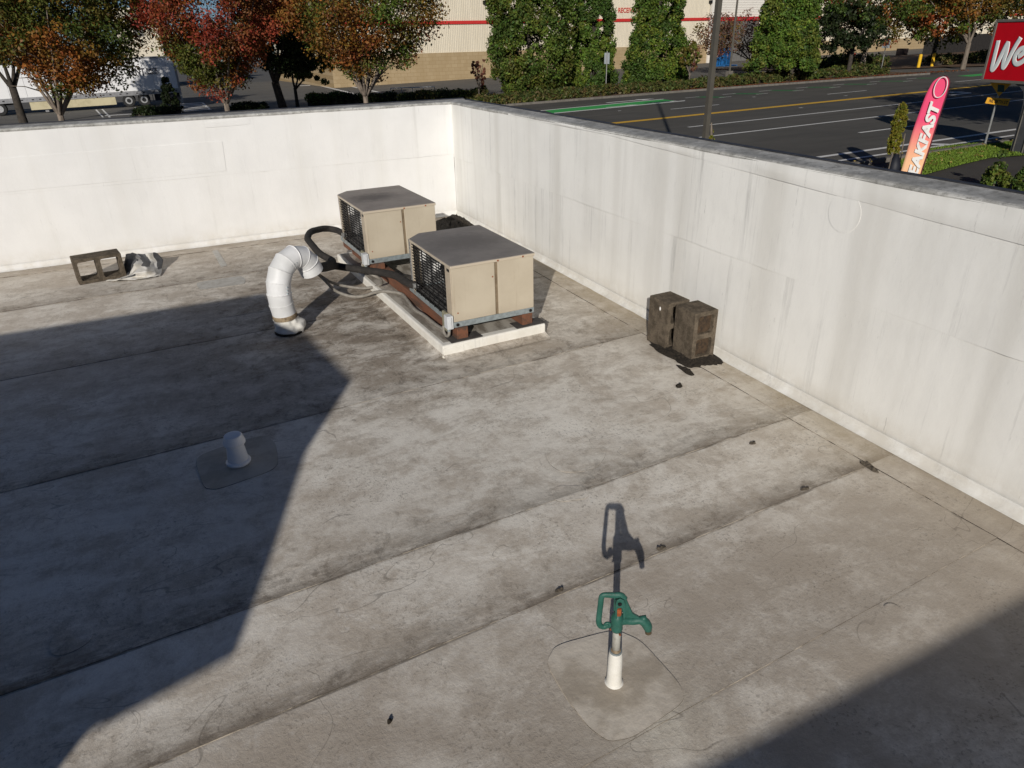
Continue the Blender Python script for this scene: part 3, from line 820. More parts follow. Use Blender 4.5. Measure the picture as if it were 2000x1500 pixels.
bt.grid(boot, 56, 14).build('boot', BOOT, duct, smooth=True)
tag(MB().lathe([(rad * 1.22, -.003), (rad * 1.24, .008), (rad * 1.12, .014)], (db.x, db.y, und(db.x, db.y) + .004), 30, cap=False).build('tar_ring', MOSS, duct), None)

# ---- insulated hoses and cables
def path(pts): return [at_z(u, v, z) for u, v, z in pts]
mouth = cen3[-1] + t * -.02
def hose(name, pts, r, mat, lab, cat, grp=None, seg=12, n=7):
    pp = catmull(pts, n)
    if mat is HOSE: pp = [p + Vector((.004 * nz(p.x, p.y, p.z, 9), .004 * nz(p.x, p.y, p.z + 3, 9), .003 * nz(p.x, p.y, p.z + 7, 9))) for p in pp]
    o = MB().tube(pp, [r * (1 + .05 * nz(i * .37, 0, r * 100)) for i in range(len(pp))], seg).build(name, mat, smooth=True)
    return tag(o, lab, cat, grp)
hose('insulated_hose', [mouth + gd * .0, mouth + gd * .09 + Vector((0, .0, -.03))] + path([(650, 511, .30), (626, 496, .33), (611, 480, .36), (601, 466, .385), (606, 454, .39), (620, 448.5, .37), (638, 446.5, .345), (657, 449.5, .325)]) + [Vector((-1.76, -1.50, .318)), Vector((-1.70, -1.53, .318))], .030, HOSE,
     'thick black foam hose looping up behind the elbow duct to the far unit', 'hose', 'black insulated hoses')
hose('insulated_hose', [mouth - gd * .01, mouth + gd * .10 + Vector((0, 0, -.045))] + path([(655, 520, .285), (690, 525, .275), (730, 530, .27), (768, 537.5, .268)]) + [Vector((-1.63, -3.16, .266)), Vector((-1.575, -3.22, .266))], .031, HOSE,
     'thick black foam hose running straight from the duct mouth to the near unit', 'hose', 'black insulated hoses')
hose('grey_conduit', [mouth + Vector((0, -.03, -.02))] + path([(622, 536, .24), (644, 550, .15), (665, 557, .09), (688, 561, .06), (710, 563, .055), (733, 560, .08), (746, 553, .14), (741, 544, .2), (726, 536, .24), (705, 528, .22)]), .0125, CABLE,
     'shorter grey conduit curling back up beneath the black hose', 'conduit', 'grey conduits', 9)
hose('grey_conduit', [mouth + Vector((-.02, -.045, -.02))] + path([(620, 535, .24), (636, 549, .17), (650, 564, .10), (666, 573, .05), (688, 579, .03), (711, 578, .035), (733, 571, .08), (756, 569, .112), (784, 574, .112), (795, 585, .112), (806, 600, .112), (816, 609, .112), (828, 616, .118)]) + [Vector((-1.63, -3.80, .125)), Vector((-1.615, -3.87, .15))], .0135, CABLE,
     'longer grey conduit snaking over the curb edge to the near unit switch box', 'conduit', 'grey conduits', 9)

# ---- plastic roof vent in the shade
vb = at_z(467, 905)
vent = thing('roof_vent', 'small white plastic roof vent with cap, standing in the shade', 'vent', (vb.x, vb.y, 0))
MB().lathe([(.062, .0), (.064, .012), (.058, .018), (.056, .020)], (vb.x, vb.y, .008), 32).build('flange', PLASTIC, vent, smooth=False, bevel=.002)
MB().lathe([(.054, .010), (.042, .118), (.041, .13)], (vb.x, vb.y, .012), 32, cap=False).build('body', PLASTIC, vent, smooth=True)
MB().lathe([(.040, .114), (.0560, .115), (.0570, .124), (.0455, .160), (.042, .164), (.030, .165)], (vb.x, vb.y, .012), 32).build('cap', PLASTIC, vent)

# ---- green yard hydrant
hb = at_z(1199, 1333)
hyd = thing('yard_hydrant', 'green cast iron yard hydrant with loop handle and spout on white boot', 'hydrant', (hb.x, hb.y, 0))
hd = Vector((math.cos(YAW), -math.sin(YAW), 0)); hn = Vector((-hd.y, hd.x, 0))
def hp(u, v, off=0.0): return at_plane(u, v, hb, hn) + hn * off
PXM = (hp(1210, 1210) - hp(1200, 1210)).length / 10
def hz(v, u=1203): return hp(u, v).z
def axis(z): # the pipe leans a little
    b0 = hp(1199, 1333); b1 = hp(1206, 1215); k = (z - b0.z) / (b1.z - b0.z); return b0.lerp(b1, k)
z_bt, z_pt = hz(1271), hz(1229)
bl = MB(); prof = []
for i in range(15):
    f_ = i / 14; z = z_bt * f_; p = axis(z)
    prof.append((p, 13.5 * PXM * (1.0 + .30 * (1 - f_) ** 6 + .10 * math.sin(PI * f_)) * (1 - .10 * max(0, f_ - .9) * 10)))
bl.tube([p for p, r in prof], [r * (1 + .02 * nz(i, 3, 1)) for i, (p, r) in enumerate(prof)], 26, cap=True)
bl.build('boot', BOOT, hyd, smooth=True)
MB().tube([axis(z_bt - .006), axis(z_bt + .004)], 12.6 * PXM, 22).build('boot_clamp', GALV, hyd)
MB().tube([axis(z_bt - .01), axis(z_pt + .01)], 8.2 * PXM, 22).build('pipe', PIPE, hyd, smooth=True)
rr = MB(); rr.tube([axis(z_bt + .001), axis(z_bt + .006), axis(z_bt + .012)], [11 * PXM, 10 * PXM, 8.4 * PXM], 18); rr.build('rust_collar', BAND, hyd)
MB().lathe([(20 * PXM, -.004), (19 * PXM, .002), (16.5 * PXM, .005), (14.8 * PXM, .010), (14.2 * PXM, .012)], (hb.x, hb.y, und(hb.x, hb.y) + .004), 30, cap=False).build('boot_flange', BOOT, hyd, smooth=True)
for q_ in range(3):
    bl_a = q_ * 2.1 + .4; bp0 = axis(z_pt - .004) + Vector((math.cos(bl_a), math.sin(bl_a), 0)) * 11 * PXM
    MB().tube([bp0, bp0 + Vector((math.cos(bl_a), math.sin(bl_a), 0)) * 3.2 * PXM], 2.2 * PXM, 6).build('set_screw', RUST, hyd)
# head casting: waist, bulb, yoke
hcx, hcy = 1205.5, 1210
body = MB()
bp = [(1204.4, 1230, 10.5), (1204.6, 1226, 11.8), (1205, 1221, 11.0), (1205.4, 1216, 12.2), (1205.8, 1210, 13.2), (1206.2, 1204, 12.4), (1206.6, 1199, 9.0), (1206.8, 1196, 4.5)]
body.tube([hp(u, v) for u, v, r in bp], [r * PXM for u, v, r in bp], 26)
bo = body.build('head_casting', GREEN, hyd, smooth=True)
# spout
sp = catmull([hp(1207, 1210), hp(1222, 1211), hp(1236, 1212), hp(1248, 1211), hp(1258, 1214), hp(1264, 1222), hp(1266, 1230)], 5)
spr = np.interp(np.linspace(0, 1, len(sp)), [0, .2, .5, .7, .85, 1], [11.5, 8.6, 8.2, 9.8, 9.6, 7.4])
MB().tube(sp, [r * PXM for r in spr], 22).build('spout', GREEN, hyd, smooth=True)
MB().tube([hp(1252, 1209), hp(1263, 1206.5)], [6.5 * PXM, 6.0 * PXM], 16).build('spout_boss', GREEN, hyd, smooth=True)
nzl = MB(); nzl.tube([hp(1265.6, 1229), hp(1266.4, 1236)], [6.3 * PXM, 6.6 * PXM], 20, cap=False); nzl.tube([hp(1266.4, 1236), hp(1265.8, 1230)], [5.0 * PXM, 5 * PXM], 20, cap=False)
nzl.build('hose_nozzle', BRASS, hyd, smooth=True)
# gusset web from spout up to the pivot
gw = [hp(1212, 1172), hp(1222, 1166), hp(1228, 1180), hp(1236, 1197), hp(1250, 1205), hp(1232, 1206), hp(1214, 1204), hp(1220, 1190)]
MB().extrude([p - hn * .006 for p in gw], hn * .012).build('web', GREEN, hyd, bevel=.003)
# pivot fork: two cheeks with a pin
for off in (-.017, .013):
    pk = [hp(1199.5, 1200), hp(1200.5, 1176), hp(1203, 1166), hp(1210, 1162), hp(1218, 1166), hp(1221, 1176), hp(1220, 1200), hp(1216, 1203), hp(1215, 1182), hp(1209, 1178), hp(1204, 1183), hp(1204, 1203)]
    MB().extrude([p + hn * off for p in pk], hn * .005).build('fork_cheek', GREEN, hyd, bevel=.0015)
MB().tube([hp(1209, 1172, -.020), hp(1209, 1172, .022)], 4 * PXM, 14).build('pivot_pin', BLACK, hyd)
MB().tube([hp(1208.5, 1178, -.010), hp(1208.5, 1178, .010)], 8 * PXM, 18).build('cam', GREEN, hyd, smooth=False, bevel=.002)
# rod with rusty head
MB().tube([hp(1206.5, 1205), hp(1207, 1176)], 3 * PXM, 10).build('lift_rod', PIPE, hyd)
MB().extrude([hp(1201.5, 1186, -.013), hp(1213, 1185, -.013), hp(1212.5, 1196, -.013), hp(1209, 1201, -.013), hp(1203.5, 1200, -.013)], hn * .026).build('rod_head', RUST, hyd, bevel=.002)
# loop handle, flattened bar
SQ = .75
hl = catmull([hp(1219, 1170), hp(1212, 1163), hp(1200, 1162.5), hp(1188, 1162), hp(1178, 1162.5), hp(1174.5, 1168), hp(1173, 1180), hp(1171.5, 1192), hp(1170, 1204), hp(1169.5, 1214), hp(1172, 1221.5), hp(1178, 1224.5), hp(1184, 1223), hp(1188, 1219.5)], 5)
hr = np.interp(np.linspace(0, 1, len(hl)), [0, .1, .3, .5, .75, 1], [7.5, 7, 5.6, 5.6, 5.8, 5.2])
MB().tube(hl, [r * PXM for r in hr], 16, squash=hn).build('loop_handle', GREEN, hyd, smooth=True)
hook = MB(); hc = hp(1186.5, 1220.5)
ring = [hc + (hd * math.cos(a) + Vector((0, 0, 1)) * math.sin(a)) * 5.0 * PXM for a in np.linspace(-2.2, 3.3, 22)]
hook.tube(ring, 3.0 * PXM, 12); hook.build('handle_eye', GREEN, hyd, smooth=True)
# ---- cinder blocks
def block_mesh(bm_, W_, D_, H_, wall=.032, web=.034):
    """hollow block: W along x, D (core depth) along y, H along z; cores run through y. Two cores stacked along the long side."""
    long_x = W_ > H_
    L, T = (W_, H_) if long_x else (H_, W_)
    cell = (L - 2 * wall - web) / 2
    def put(a0, a1, b0, b1):
        if long_x: bm_.box(a0 - W_ / 2, a1 - W_ / 2, -D_ / 2, D_ / 2, b0, b1)
        else: bm_.box(b0 - W_ / 2, b1 - W_ / 2, -D_ / 2, D_ / 2, a0, a1)
    put(0, L, 0, wall); put(0, L, T - wall, T)
    put(0, wall, wall, T - wall); put(L - wall, L, wall, T - wall)
    put(wall + cell, wall + cell + web, wall, T - wall)
def hollow_block(name, W_, D_, H_, loc, rz, lab, fill=None, tilt=0.0):
    """one connected hollow block made from a plate with two rounded cores, extruded"""
    bm = bmesh.new()
    long_x = W_ > H_
    L, T = (W_, H_) if long_x else (H_, W_)
    wall, web = .030, .036
    cell = (L - 2 * wall - web) / 2
    n = 6
    def rrect(x0, x1, y0, y1, r):
        o = []
        for (cx_, cy_, a0) in ((x1 - r, y1 - r, 0), (x0 + r, y1 - r, PI / 2), (x0 + r, y0 + r, PI), (x1 - r, y0 + r, 1.5 * PI)):
            for k in range(n): a = a0 + PI / 2 * k / (n - 1); o.append((cx_ + r * math.cos(a), cy_ + r * math.sin(a)))
        return o
    loops = [rrect(0, L, 0, T, .008), rrect(wall, wall + cell, wall, T - wall, .018), rrect(L - wall - cell, L - wall, wall, T - wall, .018)]
    edges = []
    for lp in loops:
        vs = []
        for a, b in lp:
            if long_x: co_ = (a - L / 2, -D_ / 2, b)
            else: co_ = (b - T / 2, -D_ / 2, a)
            vs.append(bm.verts.new(co_))
        for i in range(len(vs)): edges.append(bm.edges.new((vs[i], vs[(i + 1) % len(vs)])))
    r_ = bmesh.ops.triangle_fill(bm, edges=edges, use_beauty=True)
    faces = [f for f in r_['geom'] if isinstance(f, bmesh.types.BMFace)]
    ex = bmesh.ops.extrude_face_region(bm, geom=faces)
    bmesh.ops.translate(bm, verts=[v for v in ex['geom'] if isinstance(v, bmesh.types.BMVert)], vec=(0, D_, 0))
    bmesh.ops.recalc_face_normals(bm, faces=bm.faces)
    me = bpy.data.meshes.new(name); bm.to_mesh(me); bm.free(); me.materials.append(BLOCK)
    e = thing(name, lab, 'cinder block', loc, rz, 'grey concrete blocks on the roof')
    e.rotation_euler = (tilt, 0, rz)
    o = bpy.data.objects.new('block_body', me); COL.objects.link(o); o.parent = e
    o.modifiers.new('bevel', 'BEVEL').width = .004
    o.modifiers['bevel'].limit_method = 'ANGLE'
    if fill is not None:
        for (a, b) in ((wall, wall + cell), (L - wall - cell, L - wall)):
            f = MB()
            if long_x: f.grid(lambda u, v: (a + u * (b - a) - L / 2, -D_ / 2 + fill + .012 * nz(u * 4, v * 4, a * 9), wall + v * (T - 2 * wall)), 8, 8)
            else: f.grid(lambda u, v: (wall + v * (T - 2 * wall) - T / 2, -D_ / 2 + fill + .014 * nz(u * 4, v * 4, a * 9), a + u * (b - a)), 8, 8)
            f.build('packed_dirt', MOSSB, e, local=True, smooth=True)
    return e
MOSSB = simple('brown_packed_dirt', (.075, .048, .028), (.035, .025, .017), 40, 1.0, bump=.8, bdist=.006)
lbA, lbB = at_z(155, 558), at_z(249, 541)
lr = math.atan2((lbB - lbA).y, (lbB - lbA).x)
hollow_block('cinder_block', .405, .20, .235, (lbA + lbB) / 2 + Vector((-math.sin(lr), math.cos(lr), 0)) * .10 + Vector((0, 0, .004)), lr, 'hollow cinder block lying on its side by the back wall, two square holes showing')
b1 = at_z(1297, 684); b2 = at_z(1349, 708)
hollow_block('cinder_block', .185, .205, .345, b1 + Vector((.0925 + .0, .1025, 0)), .03, 'upright cinder block with a white chip, left of the standing pair at the right wall')
hollow_block('cinder_block', .190, .205, .350, b2 + Vector((.095, .1025, 0)), .0, 'upright cinder block with dirt filled cells, right of the standing pair at the right wall', fill=.03)
bc = b1 + Vector((-.003, .085, .285))
chip = MB().lathe([(.0, -.003), (.009, -.002), (.011, .0), (.005, .003)], (0, 0, 0), 8).build('white_chip', PAINT_W)
chip.rotation_euler = (0, -PI / 2, 0); chip.location = (-.0945, -.02, .285); chip.scale = (1.4, .8, 1)
chip.parent = [o for o in S.objects if o.name == 'cinder_block.001'][0]
# solid outer shell faces for the pair (their smooth sides face the camera's left)
# mossy dirt heaps
def heap(name, pix, h, lab, cat, seed, mat=MOSS):
    loop = [at_z(u, v) for u, v in pix]; loop = smooth_loop(loop, 4, .4); c = sum(loop, Vector()) / len(loop); n = len(loop)
    R = 9; vs = []
    for r in range(R):
        s_ = 1 - r / (R - .5)
        for i, p in enumerate(loop):
            j = 1 + .16 * nz(p.x * 40, p.y * 40, seed) * s_
            q = c.lerp(p, s_ * j)
            hh = h * (1 - s_ ** 2.0) * (1 + .8 * nz(q.x, q.y, seed, 22)) + .012 * (nz(q.x, q.y, seed + 5, 60)) * (1 if r else 0)
            vs.append((q.x, q.y, und(q.x, q.y) + .006 + (max(0, hh) if r else -.004)))
    vs.append((c.x, c.y, und(c.x, c.y) + h))
    fs = [(r * n + i, r * n + (i + 1) % n, (r + 1) * n + (i + 1) % n, (r + 1) * n + i) for r in range(R - 1) for i in range(n)] + [((R - 1) * n + i, (R - 1) * n + (i + 1) % n, R * n) for i in range(n)]
    return tag(MB().add(vs, fs).build(name, mat), lab, cat)
SEAMDIRT = simple('seam_dirt', (.12, .10, .075), (.07, .057, .043), 60, 1.0, bump=.6)
heap('moss_clump', [(1258, 664), (1285, 690), (1310, 700), (1345, 722), (1372, 716), (1398, 716), (1424, 714), (1390, 684), (1340, 668)], .018, 'dark mossy dirt spread around the feet of the two upright blocks', 'dirt', 2)
heap('debris_pile', [(846, 432), (866, 430), (880, 420), (892, 419), (908, 428), (926, 440), (935, 452), (900, 470), (855, 462)], .055, 'black heap of leaf debris in the wall corner behind the far unit', 'debris', 9)
heap('moss_crumb', [(1318, 712), (1336, 718), (1352, 727), (1358, 734), (1346, 735), (1330, 724)], .008, 'thin dark crumbs trailing in front of the right upright block', 'dirt', 4)
heap('moss_crumb', [(1319, 752), (1328, 750), (1334, 754), (1330, 759), (1321, 758)], .008, 'single round dark crumb on the pale roof before the upright blocks', 'dirt', 6)
heap('moss_crumb', [(1676, 902), (1690, 900), (1708, 912), (1720, 926), (1706, 922), (1690, 911)], .004, 'dark dirt streak at the seam end beside the right wall', 'dirt', 8, mat=SEAMDIRT)
heap('moss_crumb', [(756, 1408), (762, 1404), (768, 1406), (763, 1414), (757, 1416)], .006, 'tiny black crumb on the sunny membrane near the bottom edge', 'dirt', 12)
heap('moss_crumb', [(1462, 866), (1474, 862), (1477, 868), (1466, 870)], .004, 'small dark leaf scrap left of the seam near the right wall', 'dirt', 13, mat=SEAMDIRT)
heap('moss_crumb', [(1562, 956), (1578, 951), (1582, 956), (1566, 960)], .004, 'dark dirt lump on the lower lap seam', 'dirt', 14, mat=SEAMDIRT)
heap('moss_crumb', [(1082, 1155), (1098, 1150), (1102, 1155), (1086, 1160)], .004, 'dirt lump on the lap seam left of the hydrant shadow', 'dirt', 15, mat=SEAMDIRT)
heap('moss_crumb', [(1280, 1072), (1298, 1066), (1302, 1072), (1286, 1077)], .004, 'dirt lump on the lap seam right of the hydrant shadow', 'dirt', 16, mat=SEAMDIRT)

# ---- crumpled piece of membrane by the lying block
loose = []
rows = [
    [(206, 549, .010), (228, 548, .022), (250, 546, .012), (275, 545, .016), (300, 541, .012), (314, 538, .006)],
    [(212, 547, .018), (236, 545, .035), (262, 541, .020), (285, 541, .020), (305, 535, .030), (316, 531, .014)],
    [(232, 544, .008), (250, 541, .015), (262, 534, .070), (285, 531, .075), (304, 529, .050), (316, 525, .020)],
    [(240, 541, .006), (254, 537, .008), (268, 525, .085), (288, 525, .090), (303, 524, .060), (317, 521, .030)],
    [(246, 537, .004), (256, 530, .03), (262, 516, .115), (284, 519, .100), (301, 521, .050), (318, 517, .040)],
    [(244, 532, .02), (252, 520, .08), (268, 507, .130), (288, 514, .085), (300, 513, .065), (318, 508, .065)],
    [(243, 526, .05), (248, 508, .13), (262, 499, .140), (282, 503, .110), (292, 503, .115), (314, 501, .100)],
    [(242, 520, .08), (246, 497, .165), (258, 494, .150), (276, 497, .125), (291, 494, .150), (308, 495, .125)],
]
gridpts = [[at_z(u, v, z) for (u, v, z) in r] for r in rows]
def lf(u, v):
    k = v * (len(rows) - 1); i = min(int(k), len(rows) - 2); q = k - i
    def rowpt(r):
        kk = u * 5; j = min(int(kk), 4); qq = kk - j; return r[j].lerp(r[j + 1], qq)
    p = rowpt(gridpts[i]).lerp(rowpt(gridpts[i + 1]), q)
    return p + Vector((.008 * nz(u * 5, v * 5, 1), .008 * nz(u * 5, v * 5, 2), .014 * abs(nz(u * 6, v * 6, 3))))
lg = MB().grid(lf, 40, 42)
for k_, f_ in enumerate(lg.f):
    i_, j_ = (k_ % 40) / 40, (k_ // 40) / 42
    w_ = .06 * nz(i_ * 7, j_ * 7, 5)
    dark_ = (j_ > .52 + w_ and .02 < i_ < .34 + .25 * (j_ - .5) + w_) or (j_ > .50 and .50 + w_ < i_ < .70 + w_ * .5) or (j_ > .30 + w_ and i_ > .86) or (.16 < j_ < .25 and .2 + w_ < i_ < .42)
    lg.m[k_] = 1 if dark_ else 0
lo_ = lg.build('loose_membrane_sheet', [SHEETW, SHEETD], smooth=True)
sm = lo_.modifiers.new('thickness', 'SOLIDIFY'); sm.thickness = .004; sm.material_offset = 1; sm.offset = -1
tag(lo_, 'crumpled scrap of white membrane with dark underside beside the lying block', 'membrane scrap')

# ---- rooftop unit whose shadow falls across the roof (left of and behind the viewpoint)
def SH(x, y, z): return Vector((x, y, 0)) - SUN_AZ * (z / math.tan(SUN_EL)) + Vector((0, 0, z))
KT = 1 / math.tan(SUN_EL)
zt = 2.30
T1 = SH(-2.611, -1.98, zt); T2 = SH(-2.351, -4.086, zt)
xe = T2.x
def zfor(sx): return (sx - xe) / (KT * SUN_AZ.x)
P3 = SH(-2.798, -4.854, zfor(-2.798)); P4 = SH(-3.072, -5.58, zfor(-3.072)); P5 = SH(-3.31, -6.17, zfor(-3.31)); P8 = SH(-3.735, -6.285, zfor(-3.735)); P9 = SH(-3.807, -6.408, zfor(-3.807))
rtu = thing('rooftop_unit', 'grey rooftop air handler with sloped rain hood outside the left picture edge', 'air handler', (xe - 1.3, -8.0, 0))
RTUM = simple('rtu_grey_paint', (.42, .42, .40), (.36, .36, .34), 3, .5)
cabp = [(T1.y, .30), (T1.y, zt), (T2.y, zt), (P3.y, P3.z), (P3.y - .02, .30)]
MB().extrude([((T1.x if abs(y - T1.y) < 1e-6 else xe), y, z) for y, z in cabp], (-2.6, 0, 0)).build('cabinet', RTUM, rtu, bevel=.004)
MB().extrude([(xe, P3.y, P3.z), (xe, P4.y, P4.z), (xe, P5.y, P5.z), (xe, P8.y, P8.z), (xe, P3.y, P8.z)], (-1.5, 0, 0)).build('rain_hood', RTUM, rtu)
MB().box(xe - 2.65, xe - .05, P3.y + .05, T1.y - .05, 0, .30).build('support_curb', CURBW, rtu)
for k in range(3):
    ya, yb = T1.y - .1 - .62 * k, T1.y - .1 - .62 * k - .56
    f1 = (ya - T2.y) / (T1.y - T2.y); f2 = (yb - T2.y) / (T1.y - T2.y)
    xa, xb = xe + (T1.x - xe) * f1, xe + (T1.x - xe) * f2
    MB().extrude([(xa + .001, ya, .4), (xb + .001, yb, .4), (xb + .001, yb, zt - .4), (xa + .001, ya, zt - .4)], (.010, 0, 0)).build('access_panel', RTUM, rtu)

# ================================================================== STREET AND LOT
def sheet(name, mat, corners, dz, parent=None):
    g = MB().add([(p[0], p[1], gz(p[0], p[1]) + dz) for p in corners], [tuple(range(len(corners)))])
    o = g.build(name, mat, parent)
    if o.data.polygons[0].normal.z < 0: o.data.flip_normals()
    return o
ground = sheet('ground', LOT, [(-600, -300), (900, -300), (900, 900), (-600, 900)], -.012)
tag(ground, kind='structure')
YK_N = 5.95                                             # near kerb line of the street
def far_kerb(x):                                        # far kerb bends in towards the right
    return float(np.interp(x, [8, 17, 31, 46, 56, 70, 120], [36.0, 35.0, 34.2, 32.2, 30.6, 30.2, 30.0]))
xs = list(np.linspace(11, 150, 60))
road = sheet('road', ASPH, [(-200, YK_N), (150, YK_N)] + [(x, far_kerb(x)) for x in xs[::-1]] + [(8, 36.5), (4, 40), (-200, 40)], .0)
tag(road, kind='structure')
def mark(name, mat, poly, dz=.006):
    return sheet(name, mat, poly, dz, road)
def line(name, mat, x0, x1, y, wd=.12):
    wd *= 1.45
    mark(name, mat, [(x0, y - wd / 2), (x1, y - wd / 2), (x1, y + wd / 2), (x0, y + wd / 2)])
for yy in (20.82, 21.08):
    line('centre_line', PAINT_Y, 15.2, 150, yy, .19)
line('lane_line', PAINT_W, 17.3, 110, 17.05, .12)
line('lane_line', PAINT_W, 13.2, 110, 14.02, .12)
for k in range(12): line('lane_dash', PAINT_W, 8.2 + 12.1 * k, 11.6 + 12.1 * k, 10.85, .11)
line('edge_line', PAINT_W, -40, 110, 7.72, .15)
line('edge_line', PAINT_W, -40, 110, 6.86, .11)
for k in range(12): line('lane_dash', PAINT_W, 22.0 + 11.6 * k, 25.3 + 11.6 * k, 24.45, .11)
# hatching between the twin edge lines, turn arrows
for x0 in (19.4, 31, 43): mark('buffer_hatch', PAINT_W, [(x0, 6.95), (x0 + .45, 6.95), (x0 + .05, 7.62), (x0 - .4, 7.62)])
mark('green_lane', PAINT_G, [(q.x, q.y) for q in (G(1062, 215.5), G(1080, 221.2), G(1310, 199.2), G(1320, 197.2), G(1296, 194.2))], .005)

for pix in ([(1082, 220.6), (1338, 196.2), (1338, 197.4), (1082, 222.0)], [(1056, 215.8), (1296, 193.2), (1296, 194.0), (1056, 216.8)]):
    mark('lane_line', PAINT_W, [(q.x, q.y) for q in (G(*c_) for c_ in pix)])
for k, x0 in enumerate((27.6, 30.6, 33.7, 36.9, 40.2, 43.6, 47.2)):
    k0 = far_kerb(x0) - 29.3
    yb = 28.3 + min(0, k0 - 4.4) * .35
    mark('green_crossing_bar', PAINT_GW if k < 4 else MATS['road_paint_green_worn'], [(x0 + .9, yb), (x0 + 1.7, yb), (x0 + 1.1, yb + 1.55), (x0 + .3, yb + 1.55)], .005)
    mark('crossing_dash', PAINT_W, [(x0 + .9, yb - .16), (x0 + 1.9, yb - .16), (x0 + 1.9, yb - .04), (x0 + .9, yb - .04)])
    mark('crossing_dash', PAINT_W, [(x0 - .3, yb + 1.6), (x0 + .8, yb + 1.6), (x0 + .8, yb + 1.72), (x0 - .3, yb + 1.72)])
mark('green_lane', PAINT_G, [(50.5, 26.9), (110, 26.5), (110, 28.1), (54, 28.3), (50.8, 28.2)], .005)
line('lane_line', PAINT_W, 51.5, 110, 26.8, .12)
def arrow(x, y, s=1.0, flip=1):
    P = [(0, 0), (1.9, 0), (1.9, -.25), (2.8, .12), (1.9, .5), (1.9, .24), (0, .24)]
    mark('lane_arrow', PAINT_W, [(x + a * s, y + b * s * flip) for a, b in P])
def bent_arrow(x, y, s=1.0):
    mark('turn_arrow', PAINT_W, [(x, y), (x + 1.5 * s, y), (x + 1.9 * s, y + .35 * s), (x + 1.9 * s, y + .9 * s), (x + 2.3 * s, y + .9 * s), (x + 1.75 * s, y + 1.5 * s), (x + 1.2 * s, y + .9 * s), (x + 1.55 * s, y + .9 * s), (x + 1.5 * s, y + .3 * s), (x, y + .3 * s)])
arrow(22.3, 31.2, 1.3); arrow(20.5, 28.45, .8); arrow(23.5, 28.6, .8); bent_arrow(36, 18.2, 1.1)
for (x, y) in ((14.6, 12.4), (24.8, 12.3), (19.6, 25.9), (29.8, 26.6), (26.2, 19.4), (33.0, 22.6)):
    mark('lane_button', PAINT_W, [(x, y), (x + .22, y), (x + .22, y + .16), (x, y + .16)], .014)
# kerbs
kb = MB()
def kerb(pts, wd=.16, h=.13, name='kerb'):
    g = MB()
    for (a, b) in zip(pts[:-1], pts[1:]):
        a = Vector((a[0], a[1], 0)); b = Vector((b[0], b[1], 0)); n = (b - a).normalized(); n = Vector((-n.y, n.x, 0)) * wd
        q = [a, b, b + n, a + n]
        g.extrude([Vector((p.x, p.y, gz(p.x, p.y) - .05)) for p in q], (0, 0, h + .05))
    return tag(g.build(name, CONC), kind='structure')
kerb([(x, far_kerb(x)) for x in np.linspace(9, 52, 44)])
kerb([(x, far_kerb(x)) for x in np.linspace(66, 150, 30)])
kerb([(-60, YK_N - .16), (150, YK_N - .16)])
# far verge soil with leaf litter, pavement
SOIL = simple('verge_soil', (.10, .065, .04), (.16, .085, .04), 3, .95, bump=.5, bdist=.03)
verge = sheet('verge', SOIL, [(x, far_kerb(x) + .17) for x in np.linspace(9, 53, 30)] + [(x, 43.5) for x in np.linspace(53, 14, 12)] + [(9, 40)], .09)
tag(verge, kind='structure')
verge2 = sheet('verge', SOIL, [(x, far_kerb(x) + .17) for x in np.linspace(66, 140, 12)] + [(140, 60), (54, 60), (54, 43)], .07)
tag(verge2, kind='structure')
GRASSM = simple('grass_soil', (.13, .19, .03), (.09, .14, .025), 3, .9, bump=.6, bdist=.03)
gpoly = [G(u, v) for u, v in [(1752, 322), (1800, 298), (1868, 288), (1958, 283), (2080, 268), (2100, 300), (1935, 312), (1880, 325), (1800, 347), (1748, 352)]]
lawn = sheet('lawn', GRASSM, [(p.x, p.y) for p in gpoly], .06); tag(lawn, kind='structure')
pavement = sheet('pavement', asphalt_material('path_asphalt', (.06, .055, .05), (.075, .07, .06)), [(2, .4), (60, .4), (60, 5.7), (2, 5.7)], .03); tag(pavement, kind='structure')
# grass blades over the lawn
def blades(name, poly, count, h, colr, lab, cat, dz=.06, wd=.02):
    xs_ = [p[0] for p in poly]; ys_ = [p[1] for p in poly]
    def inside(x, y):
        c = False; n = len(poly)
        for i in range(n):
            x1, y1 = poly[i]; x2, y2 = poly[i - 1]
            if (y1 > y) != (y2 > y) and x < (x2 - x1) * (y - y1) / (y2 - y1) + x1: c = not c
        return c
    V = []; Fc = []; Cc = []
    k = 0
    while k < count:
        x, y = random.uniform(min(xs_), max(xs_)), random.uniform(min(ys_), max(ys_))
        if not inside(x, y): continue
        k += 1; a = random.uniform(0, PI); z = gz(x, y) + dz; hh = h * random.uniform(.5, 1.2)
        dx, dy = math.cos(a) * wd, math.sin(a) * wd; lx, ly = random.gauss(0, .4) * hh, random.gauss(0, .4) * hh
        o = len(V); V += [(x - dx, y - dy, z), (x + dx, y + dy, z), (x + lx, y + ly, z + hh)]; Fc.append((o, o + 1, o + 2))
        b = random.uniform(.7, 1.3); Cc += [(colr[0] * b, colr[1] * b, colr[2] * b, 1)] * 3
    return leafobj(name, V, Fc, Cc, lab, cat)
def leafobj(name, V, Fc, Cc, lab=None, cat=None, kind='stuff', parent=None):
    me = bpy.data.meshes.new(name); me.from_pydata(V, [], Fc); me.materials.append(LEAF)
    at = me.color_attributes.new('Col', 'FLOAT_COLOR', 'POINT'); at.data.foreach_set('color', np.array(Cc, dtype=np.float32).ravel())
    o = bpy.data.objects.new(name, me); COL.objects.link(o)
    if parent is not None: attach(o, parent)
    return tag(o, lab, cat, kind=kind)
